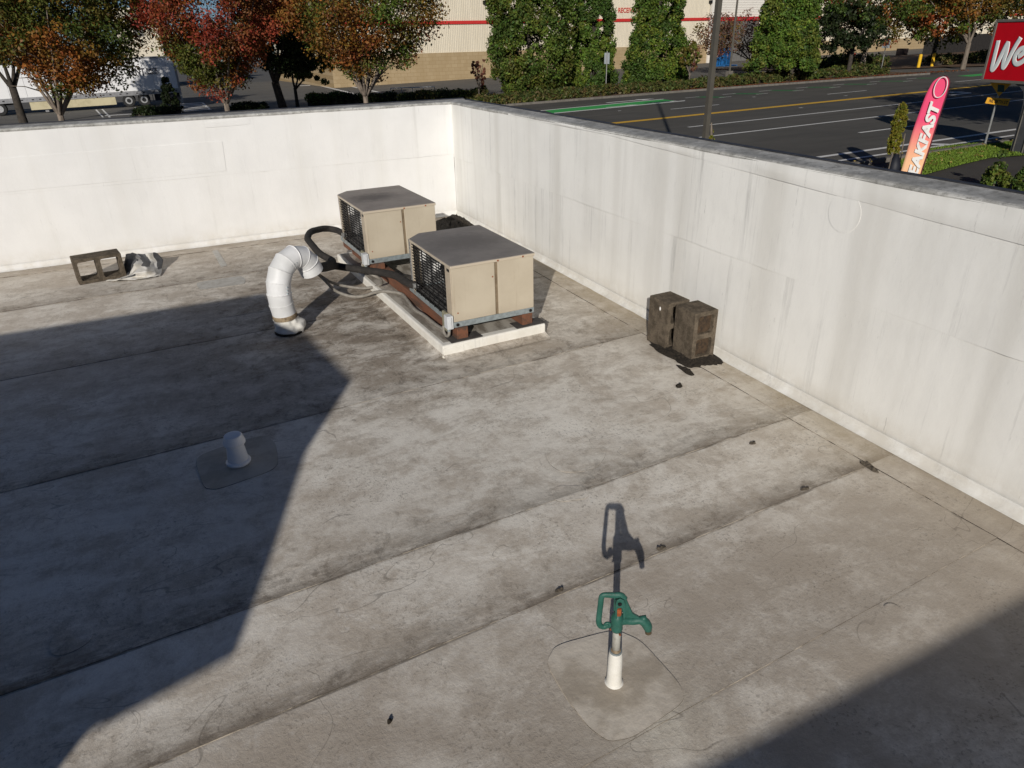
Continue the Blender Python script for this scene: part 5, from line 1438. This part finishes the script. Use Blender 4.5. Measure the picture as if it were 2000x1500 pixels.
# clipped hedges and ground cover
def hedge(name, lab, pts, wd, h, pal, seed, per_m=420, leaf=.07, cat='hedge', kind=None, dz=.08):
    """leaves over a low rounded bank following the polyline pts (x, y)"""
    r = np.random.default_rng(seed); V0 = []; cols = []; rad_ = []
    core = MB(); rowsv = []
    for (a, b) in zip(pts[:-1], pts[1:]):
        a = Vector((a[0], a[1], 0)); b = Vector((b[0], b[1], 0)); L = (b - a).length; n = int(L * per_m / 9)
        d = (b - a).normalized(); nn = Vector((-d.y, d.x, 0))
        for _ in range(n):
            t = r.random(); s_ = r.uniform(-1, 1); p = a.lerp(b, t) + nn * (s_ * wd / 2)
            prof = (1 - abs(s_) ** 4) ** .5
            hh = h * prof * (.8 + .45 * mnoise.noise(Vector((p.x * .6, p.y * .6, seed)))) 
            V0.append((p.x, p.y, gz(p.x, p.y) + dz + hh * (r.random() ** .35)))
            k = mnoise.noise(Vector((p.x * .5, p.y * .5, seed + 4))) * .5 + .5 + r.normal() * .15
            cols.append(pal[int(max(0, min(.999, k)) * len(pal))]); rad_.append(.16 + .1 * r.random())
        q = [a - nn * wd * .25, b - nn * wd * .25, b + nn * wd * .25, a + nn * wd * .25]
        core.extrude([Vector((p.x, p.y, gz(p.x, p.y))) for p in q], (0, 0, h * .35 + dz))
    V, Fq, C = leaf_cloud(np.array(V0), np.array(rad_), len(V0), 20, leaf * 1.15, np.array(cols), seed, up=.5)
    if kind == 'stuff':
        o = leaf_object(name, V, Fq, C, None, 'stuff'); tag(o, lab, cat); return o
    e = thing(name, lab, cat, (pts[0][0], pts[0][1], gz(*pts[0])), 0)
    leaf_object('foliage', V, Fq, C, e); core.build('stems', BARK_D, e)
    return e
GCOV = [(0.1013, 0.1148, 0.0297), (0.081, 0.1013, 0.027), (0.135, 0.1148, 0.0405), (0.0675, 0.0878, 0.0243), (0.1148, 0.135, 0.0297)]
hedge('low_hedge', 'long low olive ground cover hedge between the kerb and the evergreens', [(15.5, 36.2), (20, 36.6), (26, 37.0), (32, 36.2), (36.5, 35.6)], 2.6, .55, GCOV, 81, 560, .085)
hedge('low_hedge', 'low hedge continuing under the cedar to the forked tree', [(37, 36.3), (42, 36.2), (47, 35.6), (50.8, 35.2)], 2.8, .75, GCOV + [GREENS[3]], 82, 520, .085)
hedge('low_hedge', 'hedge behind the left yellow post with darker top', [(50.5, 41), (55.5, 41.5), (58.5, 41.0)], 2.2, 1.25, GCOV + DARKG, 83, 560, .09)
hedge('low_hedge', 'hedge right of the yellow posts beneath the orange tree', [(63.5, 39.5), (70, 39), (80, 38)], 2.6, .9, GCOV, 84, 480, .09)
hp1, hp2 = G(606, 205), G(664, 203)
hedge('clipped_hedge', 'short clipped green hedge behind the back wall left of the rust tree', [(hp1.x, hp1.y), (hp2.x, hp2.y)], 1.6, .85, GREENS, 85, 900, .07)
hp1, hp2 = G(668, 206), G(770, 203)
hedge('clipped_hedge', 'dark hedge behind the back wall at the foot of the rust tree', [(hp1.x, hp1.y), (hp2.x, hp2.y)], 1.6, .8, DARKG + [GREENS[3]], 86, 800, .07)
hp1, hp2 = G(780, 203), G(950, 193)
hedge('clipped_hedge', 'green hedge ending at the red fire hydrant', [(hp1.x, hp1.y), (hp2.x, hp2.y)], 1.6, .7, GCOV + [GREENS[3]], 87, 800, .07)
hp1, hp2 = G(455, 222), G(520, 217)
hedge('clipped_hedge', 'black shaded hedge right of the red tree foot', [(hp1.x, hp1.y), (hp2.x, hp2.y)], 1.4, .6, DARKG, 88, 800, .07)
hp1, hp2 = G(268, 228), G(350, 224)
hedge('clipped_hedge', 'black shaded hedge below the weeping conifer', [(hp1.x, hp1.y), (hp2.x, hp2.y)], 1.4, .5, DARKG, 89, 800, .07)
# fallen leaves along the far kerb
r = np.random.default_rng(5); n = 900
lx = r.uniform(30, 56, n); ly = np.array([far_kerb(x) for x in lx]) + np.abs(r.normal(.5, .5, n)) + .2
W = np.stack([lx, ly, np.array([gz(a, b) for a, b in zip(lx, ly)]) + .11], 1)
V, Fq, C = leaf_cloud(W, np.full(n, .12), n, 5, .055, np.array([[(.28, .09, .03), (.22, .12, .05), (.2, .05, .03)][r.integers(3)] for _ in range(n)]), 5, flat=.1, up=2.0)
o = leaf_object('fallen_leaves', V, Fq, C, None, 'stuff'); tag(o, 'fallen rusty leaves scattered along the far kerb', 'leaves')
r = np.random.default_rng(6); n = 160
lp_ = [(p.x, p.y) for p in gpoly]
lx = r.uniform(14, 22, n); ly = 4.2 + r.random(n) * 2.0
W = np.stack([lx, ly, np.array([gz(a, b) for a, b in zip(lx, ly)]) + .13], 1)
V, Fq, C = leaf_cloud(W, np.full(n, .05), n, 3, .035, np.array([(.45, .33, .10)] * n), 6, flat=.1, up=2.0)
o = leaf_object('fallen_leaves', V, Fq, C, None, 'stuff'); tag(o, 'fallen yellow leaves on the bright grass behind the banner', 'leaves')
# trees beyond the right edge whose shade lies across the street
for (x, y, hgt, sd, lab) in ((22.0, .3, 9.5, 91, 'tall bare limbed street tree outside the right picture edge'), (29.0, 1.6, 10.0, 92, 'broad tree farther along outside the right picture edge'), (37.5, 2.4, 10.5, 93, 'third broad tree outside the right picture edge')):
    B = Vector((x, y, gz(x, y))); rr_ = np.random.default_rng(sd)
    e = thing('street_tree', lab, 'tree', B, 0, 'street trees')
    N = 230
    d = rr_.normal(size=(N, 3)); d /= np.linalg.norm(d, axis=1)[:, None]
    W = np.array(B) + np.array([0, 0, hgt * .66]) + d * np.array([3.6, 3.6, hgt * .34]) * (.3 + .7 * rr_.random((N, 1)))
    V, Fq, C = leaf_cloud(W, np.full(N, .75), N, 46, .13, np.array([OLIVE_G[rr_.integers(4)] for _ in range(N)]), sd)
    leaf_object('crown', V, Fq, C, e)
    tk = MB().tube([B + Vector((0, 0, -.3)), B + Vector((0, 0, hgt * .35)), B + Vector((.2, 0, hgt * .8))], [.25, .2, .05], 9)
    for k in range(7):
        a = k * .9; z0_ = hgt * (.28 + .05 * k); tk.tube([B + Vector((0, 0, z0_)), B + Vector((math.cos(a) * 1.4, math.sin(a) * 1.4, z0_ + 1.5)), B + Vector((math.cos(a) * 2.6, math.sin(a) * 2.6, z0_ + 3.0))], [.1, .06, .02], 6)
    tk.build('trunk', BARK, e, smooth=True)

# ================================================================== STREET FURNITURE
POLEM = simple('pole_bronze_paint', (.115, .105, .085), (.10, .09, .075), 4, .5, .2)
STEEL = simple('sign_post_steel', (.40, .40, .39), (.32, .32, .31), 8, .45, .5)
SIGNB = simple('sign_back_aluminium', (.20, .22, .24), (.17, .19, .20), 5, .4, .4)
SIGNL = simple('sign_edge_bright', (.62, .64, .66), None, 5, .4, .3)
def lamp_post(lab, base, wd, h, seg=4):
    e = thing('lamp_post', lab, 'lamp post', base)
    g = MB(); g.tube([base + Vector((0, 0, -.3)), base + Vector((0, 0, h))], [wd / 2 * 1.41, wd / 2 * 1.25], seg); g.build('pole', POLEM, e)
    MB().box(base.x - .25, base.x + .25, base.y - .25, base.y + .25, base.z - .2, base.z + .5).build('footing', CONC, e, bevel=.03)
    MB().box(base.x - .9, base.x + .9, base.y - .14, base.y + .14, h + base.z, h + base.z + .16).build('lamp_head', POLEM, e, bevel=.02)
    return e
P_ = Vector((7.25, 4.45, 0)); P_.z = gz(P_.x, P_.y)
ff = stand(1377.5, 270, P_); P_ = Vector((ff.x, ff.y, gz(ff.x, ff.y)))
lamp_post('near dark bronze lamp post rising behind the right parapet', P_, .105, 11.5)
pf = G(1424, 150); lamp_post('thin far lamp post before the grey dock door', pf, .13, 9.0, 8)
def road_sign(lab, uv, panel, face, back=True):
    b = G(*uv); e = thing('road_sign', lab, 'sign', b)
    (u0, v0, u1, v1) = panel
    ptop = stand((u0 + u1) / 2, v0 - 3, b)
    MB().tube([b + Vector((0, 0, -.2)), Vector((b.x, b.y, ptop.z))], .035, 8).build('post', STEEL, e)
    a, c_ = stand(u0, v1, b), stand(u1, v0, b)
    n = Vector((b.x - CAM.x, b.y - CAM.y, 0)).normalized()
    side = Vector((n.y, -n.x, 0)); wdt = (c_ - a).dot(side)
    o_ = Vector((b.x, b.y, 0)) + n * .045
    MB().extrude([o_ - side * wdt / 2 + Vector((0, 0, a.z)), o_ + side * wdt / 2 + Vector((0, 0, a.z)), o_ + side * wdt / 2 + Vector((0, 0, c_.z)), o_ - side * wdt / 2 + Vector((0, 0, c_.z))], n * .01).build('panel', face, e)
    return e
road_sign('grey back of a road sign on a steel post before the evergreens', (1183, 180), (1179.5, 103, 1190.5, 125), SIGNB)
road_sign('grey back of a larger road sign by the forked tree', (1720, 141), (1722, 75, 1741, 94), SIGNB)
YEL = simple('bollard_yellow', (.78, .47, .02), (.70, .42, .02), 6, .45)
for (u, v, lab) in ((1793, 133.5, 'left of the two yellow posts across the street'), (1819.5, 131, 'right of the two yellow posts across the street')):
    b = G(u, v); tpz = stand(u + 8, v - 28, b).z - b.z
    tag(MB().lathe([(.14, -.2), (.14, tpz - .1), (.11, tpz - .02), (.05, tpz)], b, 16).build('bollard', YEL), lab, 'bollard', 'yellow posts across the street')
REDB = simple('guard_post_red', (.50, .04, .02), (.45, .035, .02), 5, .5)
for (u, v, lab) in ((1650, 128, 'left red guard post at the warehouse wall'), (1666, 127, 'right red guard post at the warehouse wall')):
    b = G(u, v - 1); b = at_y(u, v, YB - 6); tpz = stand(u + 2, v - 22, b).z - b.z
    tag(MB().lathe([(.13, -.8), (.13, tpz), (.06, tpz + .06)], b, 12).build('guard_post', REDB), lab, 'bollard', 'red guard posts')
# fire hydrant
b = G(943.5, 190); hh_ = stand(943.5, 152, b).z - b.z
fh = thing('fire_hydrant', 'red fire hydrant at the left end of the evergreens', 'hydrant', b)
MB().lathe([(.16, -.1), (.16, .08), (.11, .1), (.11, hh_ * .72), (.14, hh_ * .74), (.13, hh_ * .85), (.05, hh_ * .97), (.03, hh_)], b, 16).build('barrel', REDP, fh)
MB().tube([b + Vector((-.2, 0, hh_ * .58)), b + Vector((.2, 0, hh_ * .58))], .06, 10).build('outlet', REDP, fh)
# railing hidden in the hedge
ra, rb_ = G(765, 195), G(850, 192)
rl = thing('hand_rail', 'pale low railing in the hedge behind the wall corner', 'railing', ra)
for k in range(5):
    p = ra.lerp(rb_, k / 4); MB().tube([p + Vector((0, 0, -.1)), p + Vector((0, 0, .85))], .03, 6).build('upright', STEEL, rl)
MB().tube([ra + Vector((0, 0, .85)), rb_ + Vector((0, 0, .85))], .035, 6).build('top_rail', PAINT_W, rl)
# pallet stacks by the dock
PBLUE = simple('pallet_blue', (.02, .16, .42), (.015, .10, .28), 3, .6); PDARK = simple('pallet_dark', (.02, .016, .016), (.05, .03, .03), 4, .7); PTAN = simple('pallet_tan', (.42, .30, .15), (.32, .22, .11), 4, .8)
def pallets(lab, u0, u1, vt, vb, mat, y):
    a = at_y(u0, vb, y); c_ = at_y(u1, vt, y); zb_ = gz(a.x, y) 
    e = thing('pallet_stack', lab, 'pallets', ((a.x + c_.x) / 2, y, zb_))
    z = zb_; g = None
    while z < c_.z - .1:
        g = MB(); g.box(a.x, c_.x, y, y + 1.1, z + .10, z + .13); g.box(a.x, c_.x, y, y + 1.1, z, z + .025)
        for x in (a.x, (a.x + c_.x) / 2 - .05, c_.x - .1): g.box(x, x + .1, y + .001, y + 1.09, z + .026, z + .099)
        g.build('pallet', mat, e); z += .145
    return e
pallets('tall stack of blue pallets left of the dock', 1399, 1412, 112, 141, PBLUE, 66)
pallets('second stack of blue pallets with a gap above', 1413, 1440, 126, 141, PBLUE, 65)
pallets('blue pallets piled highest beside the lamp post', 1410, 1430, 92, 141, PBLUE, 67)
pallets('dark pallet stack right of the airy red tree', 1481, 1504, 116, 141, PDARK, 64)
pallets('tan pallet stack beside the dark one', 1506, 1518, 120, 140, PTAN, 64.5)
pallets('black crate stack under the cedar', 1522, 1600, 114, 138, PDARK, 66)
pallets('black pallet stack behind the yellow posts', 1762, 1775, 95, 115, PDARK, 60)
# dark board fence behind the right hedge
fa, fb = at_y(1800, 112, 58), at_y(2100, 112, 58)
fe = thing('board_fence', 'dark shaded board fence behind the hedge right of the yellow posts', 'fence', (fa.x, 58, gz(fa.x, 58)))
n = int((fb.x - fa.x) / .3)
FEN = simple('fence_dark', (.018, .016, .015), (.028, .025, .022), 4, .8)
for k in range(n):
    x = fa.x + k * .3; MB().box(x, x + .28, 58 + .01 * (k % 2), 58.04 + .01 * (k % 2), gz(x, 58) - .2, gz(x, 58) + 2.1).build('board', FEN, fe)

# ---- feather banner
fbs = G(1772, 372)
fbs = Vector((13.4, 3.9, gz(13.4, 3.9)))
ban = thing('feather_banner', 'pink to orange feather banner with white BREAKFAST lettering', 'banner', fbs)
bn = Vector((fbs.x - CAM.x, fbs.y - CAM.y, 0)).normalized()
def bp_(u, v): return at_plane(u, v, fbs, bn)
outline = [(1759, 336), (1770, 300), (1782, 258), (1796, 218), (1808, 186), (1815, 172), (1822, 160), (1832, 152), (1842, 149), (1850, 151), (1853, 160), (1850, 176), (1841, 204), (1828, 244), (1814, 288), (1800, 330), (1788, 372), (1748, 372)]
FLAG = NT('banner_print'); FLAG.set(.7, 0, .2)
z_ = FLAG.sep(FLAG.pos())[2]
ztop_, zbot_ = bp_(1842, 149).z, bp_(1775, 345).z
cr_ = FLAG.t.nodes.new('ShaderNodeValToRGB'); FLAG.l(FLAG.ramp(z_, zbot_, ztop_), cr_.inputs[0])
el = cr_.color_ramp.elements; el[0].position = .06; el[0].color = (.88, .52, .29, 1); el[1].position = .62; el[1].color = (.78, .075, .18, 1)
e2 = el.new(.34); e2.color = (.84, .26, .22, 1)
FLAG.col(cr_.outputs[0]); FLAG = FLAG.m
def cloth(p): return p + bn * (.03 * math.sin(p.z * 2.2) - .06)
ol = [bp_(u, v) for u, v in outline]
cl = MB(); N_ = 26
L_ = catmull([bp_(1748, 372)] + ol[:9], 6); R2 = catmull([bp_(1788, 372)] + ol[-3::-1][:0] + [ol[15], ol[14], ol[13], ol[12], ol[11], ol[10], ol[9], ol[8]], 6)
def resample(P, n):
    P = [Vector(p) for p in P]; d = [0]
    for a, b in zip(P[:-1], P[1:]): d.append(d[-1] + (b - a).length)
    out = []
    for i in range(n + 1):
        t_ = d[-1] * i / n; j = max(k for k in range(len(d)) if d[k] <= t_ + 1e-9); j = min(j, len(P) - 2)
        out.append(P[j].lerp(P[j + 1], (t_ - d[j]) / max(1e-9, d[j + 1] - d[j])))
    return out
Ls, Rs = resample(L_, 40), resample(R2, 40)
cl.grid(lambda u, v: cloth(Ls[int(round(v * 40))].lerp(Rs[int(round(v * 40))], u)), 8, 40)
fo = cl.build('cloth', FLAG, ban, smooth=True); s_ = fo.modifiers.new('thickness', 'SOLIDIFY'); s_.thickness = .008
MAR = simple('banner_sleeve', (.10, .008, .02), None, 5, .6)
MB().tube([cloth(p) + bn * .02 + R_ * .012 for p in Rs], .022, 8).build('pole_sleeve', MAR, ban, smooth=True)
MB().tube([fbs + Vector((0, 0, -.2)), Rs[0] + bn * -.03], .018, 8).build('pole', BLACK, ban)
side_ = Vector((bn.y, -bn.x, 0))
tm = text_mesh('BREAKFAST', 1.0, PAINT_W, shear=.22, bold=.05, extrude=.003, spacing=1.02)
th = max(v.co.y for v in tm.vertices); tw = max(v.co.x for v in tm.vertices)
# the word climbs the banner: from behind the parapet up to below the emblem
lo_c = bp_(1768, 380); hi_c = bp_(1828, 197)
updir = (hi_c - lo_c); wl_ = updir.length; updir.normalize()
hgt_ = (bp_(1797, 316) - bp_(1777, 312)).length * .92
across = side_ - updir * side_.dot(updir); across.normalize()
Mx = Matrix(((updir.x * wl_ / tw, -across.x * hgt_ / th, -bn.x, 0), (updir.y * wl_ / tw, -across.y * hgt_ / th, -bn.y, 0), (updir.z * wl_ / tw, -across.z * hgt_ / th, -bn.z, 0), (0, 0, 0, 1)))
st = lo_c + across * hgt_ * .5 
tmo = put_mesh('lettering', tm, Matrix.Translation(st - bn * .115) @ Mx, ban)
ec = bp_(1837, 170) - bn * .10
ring_ = [ec + updir * (.225 * math.cos(a)) + across * (.125 * math.sin(a)) for a in np.linspace(0, 2 * PI, 37)]
MB().tube(ring_, .011, 6, cap=False).build('emblem_ring', PAINT_W, ban, smooth=True)

# ---- red pole sign
SD = Vector((math.sin(math.radians(12)), math.cos(math.radians(12)), 0))       # the panel recedes along this
SN = Vector((-SD.y, SD.x, 0))                                                       # its visible face
far_pt = CAM + ray(1930, 100) * (20.5 / ray(1930, 100).dot(_f))
def sp_(u, v, off=0.0): return at_plane(u, v, far_pt, SN) + SN * off
tl, bl_ = sp_(1947, 38), sp_(1915, 160)
SIGN_G = simple('sign_frame_grey', (.20, .185, .16), (.17, .155, .135), 5, .5, .2)
SIGN_P = simple('sign_post_dark', (.095, .095, .10), (.075, .075, .08), 4, .5, .1)
REDS = simple('sign_red_face', (.60, .006, .016), (.56, .006, .015), 4, .6, spec=.1)
SW = simple('sign_white_letter', (.84, .88, .86), (.80, .85, .83), 5, .7)
sgn = thing('pole_sign', 'red restaurant pole sign with white script lettering on a dark grey post', 'sign', Vector((far_pt.x, far_pt.y, gz(far_pt.x, far_pt.y))))
TH = .42; W_S = 4.2; z0_, z1_ = bl_.z, tl.z
edge = Vector(((tl.x + bl_.x) / 2, (tl.y + bl_.y) / 2, 0))
def sv(a, z, off=0.0): return edge - SD * a + Vector((0, 0, z)) + SN * off
MB().extrude([sv(0, z0_), sv(W_S, z0_), sv(W_S, z1_), sv(0, z1_)], -SN * TH).build('cabinet', SIGN_G, sgn, bevel=.02)
m_ = .085
MB().extrude([sv(m_, z0_ + m_, .004), sv(W_S - m_, z0_ + m_, .004), sv(W_S - m_, z1_ - m_, .004), sv(m_, z1_ - m_, .004)], -SN * .02).build('red_face', REDS, sgn)
for (a0, a1, b0, b1) in ((m_ * .25, W_S - m_ * .25, z0_ + .01, z0_ + m_ * .8), (m_ * .25, W_S - m_ * .25, z1_ - m_ * .8, z1_ - .01), (m_ * .2, m_ * .85, z0_ + m_ * .85, z1_ - m_ * .85)):
    MB().extrude([sv(a0, b0, .03), sv(a1, b0, .03), sv(a1, b1, .03), sv(a0, b1, .03)], -SN * .029).build('frame_rail', SIGN_G, sgn)
# script letters as raised strokes
def so_(u, v): return sp_(u, v, .012)
def loc_(p): return ((edge - p).dot(SD), p.z)
strokes = []
strokes.append([so_(1950.5, 79), so_(1947.5, 92), so_(1942, 114), so_(1937.5, 136), so_(1946, 128), so_(1956, 108), so_(1968.5, 84), so_(1966.5, 100), so_(1961, 118), so_(1959.5, 132), so_(1966, 124), so_(1975, 106), so_(1985, 88), so_(1994.5, 73)])
strokes.append([so_(1988, 111), so_(1996, 106), so_(2002, 99), so_(1999, 94.5), so_(1991, 98), so_(1983.5, 108), so_(1981.5, 119), so_(1986, 125), so_(1996, 121), so_(2008, 110)])
a0_, zb_l = loc_(so_(2008, 112)); zt_l = loc_(so_(1991, 90))[1]
xh = zt_l - zb_l + .12; base_z = zb_l - .08
def lv(a, h): return sv(a0_ + a, base_z + h * xh, .012)
strokes.append([lv(.02, .1), lv(.10, .95), lv(.05, .05), lv(.18, .6), lv(.28, .98), lv(.30, .1), lv(.40, .15)])
strokes.append([lv(.66, .9), lv(.52, .8), lv(.46, .3), lv(.54, .05), lv(.66, .5), lv(.80, 1.9), lv(.70, .6), lv(.74, .05), lv(.82, .2)])
strokes.append([lv(.86, .95), lv(.88, .2), lv(1.0, .2), lv(1.12, .95), lv(1.04, .0), lv(.92, -.8), lv(.84, -.6)])
strokes.append([lv(1.22, 1.6), lv(1.18, 1.25)])
strokes.append([lv(1.42, .9), lv(1.30, .75), lv(1.38, .45), lv(1.34, .1), lv(1.22, .15)])
SQ = .07
for i, stp in enumerate(strokes):
    pp = catmull(stp, 6)
    MB().tube(pp, .073 if i < 2 else .06, 10, squash=SN).build('letter_stroke', SW, sgn, smooth=True)
SQ = .75
# round plain medallion above the cabinet
mc = sv(1.25, z1_ + .35, -.02)
MB().extrude([mc + SD * (.45 * math.cos(a)) + Vector((0, 0, .45 * math.sin(a))) for a in np.linspace(0, 2 * PI, 29)[:-1]], -SN * .3).build('medallion', REDP, sgn, bevel=.02)
# post with a rounded shoulder under the cabinet
pa, pb = sp_(1953, 356), sp_(1984, 356)
aL, aR = loc_(sp_(1955, 350))[0], loc_(sp_(1986, 350))[0]
aR = aL + max(.45, aR - aL)
zg_ = gz(far_pt.x, far_pt.y)
sh = [sv(aL, zg_ - .3, -.02)] + [sv(aL, z0_ - .75, -.02), sv(aL - .02, z0_ - .45, -.02), sv(aL - .10, z0_ - .20, -.02), sv(aL - .28, z0_ - .06, -.02), sv(aL - .45, z0_ - .002, -.02)] + [sv(aR + .9, z0_ - .002, -.02), sv(aR + .02, z0_ - .45, -.02), sv(aR, z0_ - .75, -.02), sv(aR, zg_ - .3, -.02)]
MB().extrude(sh, -SN * .38).build('post', SIGN_P, sgn, bevel=.01)
for a in (aL + .10, aR - .10):
    MB().extrude([sv(a - .012, zg_, -.018), sv(a + .012, zg_, -.018), sv(a + .012, z0_ - .5, -.018), sv(a - .012, z0_ - .5, -.018)], SN * .02).build('post_trim', SIGN_G, sgn)
MB().extrude([sv(aL - .01, z0_ - .78, -.015), sv(aR + .01, z0_ - .78, -.015), sv(aR + .01, z0_ - .74, -.015), sv(aL - .01, z0_ - .74, -.015)], SN * .01).build('post_joint', METAL_EDGE, sgn)

# ---- yellow warning sign with street name plaque
yb_ = G(1922, 288)
yw = thing('warning_sign', 'yellow diamond warning sign with street name plaque under the red sign', 'sign', yb_)
yn = Vector((yb_.x - CAM.x, yb_.y - CAM.y, 0)).normalized(); ysd = Vector((yn.y, -yn.x, 0))
def yp(u, v, off=0.0): return at_plane(u, v, yb_, yn) - yn * off
YELS = simple('sign_yellow', (.72, .36, .015), (.66, .32, .012), 5, .45)
MB().tube([yb_ + Vector((0, 0, -.2)), Vector((yb_.x, yb_.y, yp(1950, 160).z))], .03, 8).build('post', STEEL, yw)
MB().extrude([yp(1924, 201.5, .04), yp(1968.5, 207, .04), yp(1973.5, 193, .04), yp(1929, 190, .04)], yn * .008).build('plaque', YELS, yw)
MB().extrude([yp(1951, 188, .04), yp(1981, 158, .04), yp(1958, 128, .04), yp(1928, 152, .04)], yn * .008).build('diamond', YELS, yw)
MB().extrude([yp(1948, 179, .045), yp(1961, 180, .045), yp(1962, 166, .045), yp(1949, 165, .045)], yn * .004).build('symbol', simple('sign_symbol', (.01, .05, .045), None, 5, .5), yw)
tm = text_mesh('NE 88TH ST', 1.0, BLACK, bold=.01, extrude=.002)
th = max(v.co.y for v in tm.vertices); tw = max(v.co.x for v in tm.vertices)
p0, p1, p2 = yp(1931, 199.2, .048), yp(1967, 203.5, .048), yp(1933.5, 193, .048)
ex_, ey_ = (p1 - p0) / tw, (p2 - p0) / th
put_mesh('lettering', tm, Matrix(((ex_.x, ey_.x, -yn.x, p0.x), (ex_.y, ey_.y, -yn.y, p0.y), (ex_.z, ey_.z, -yn.z, p0.z), (0, 0, 0, 1))), yw)
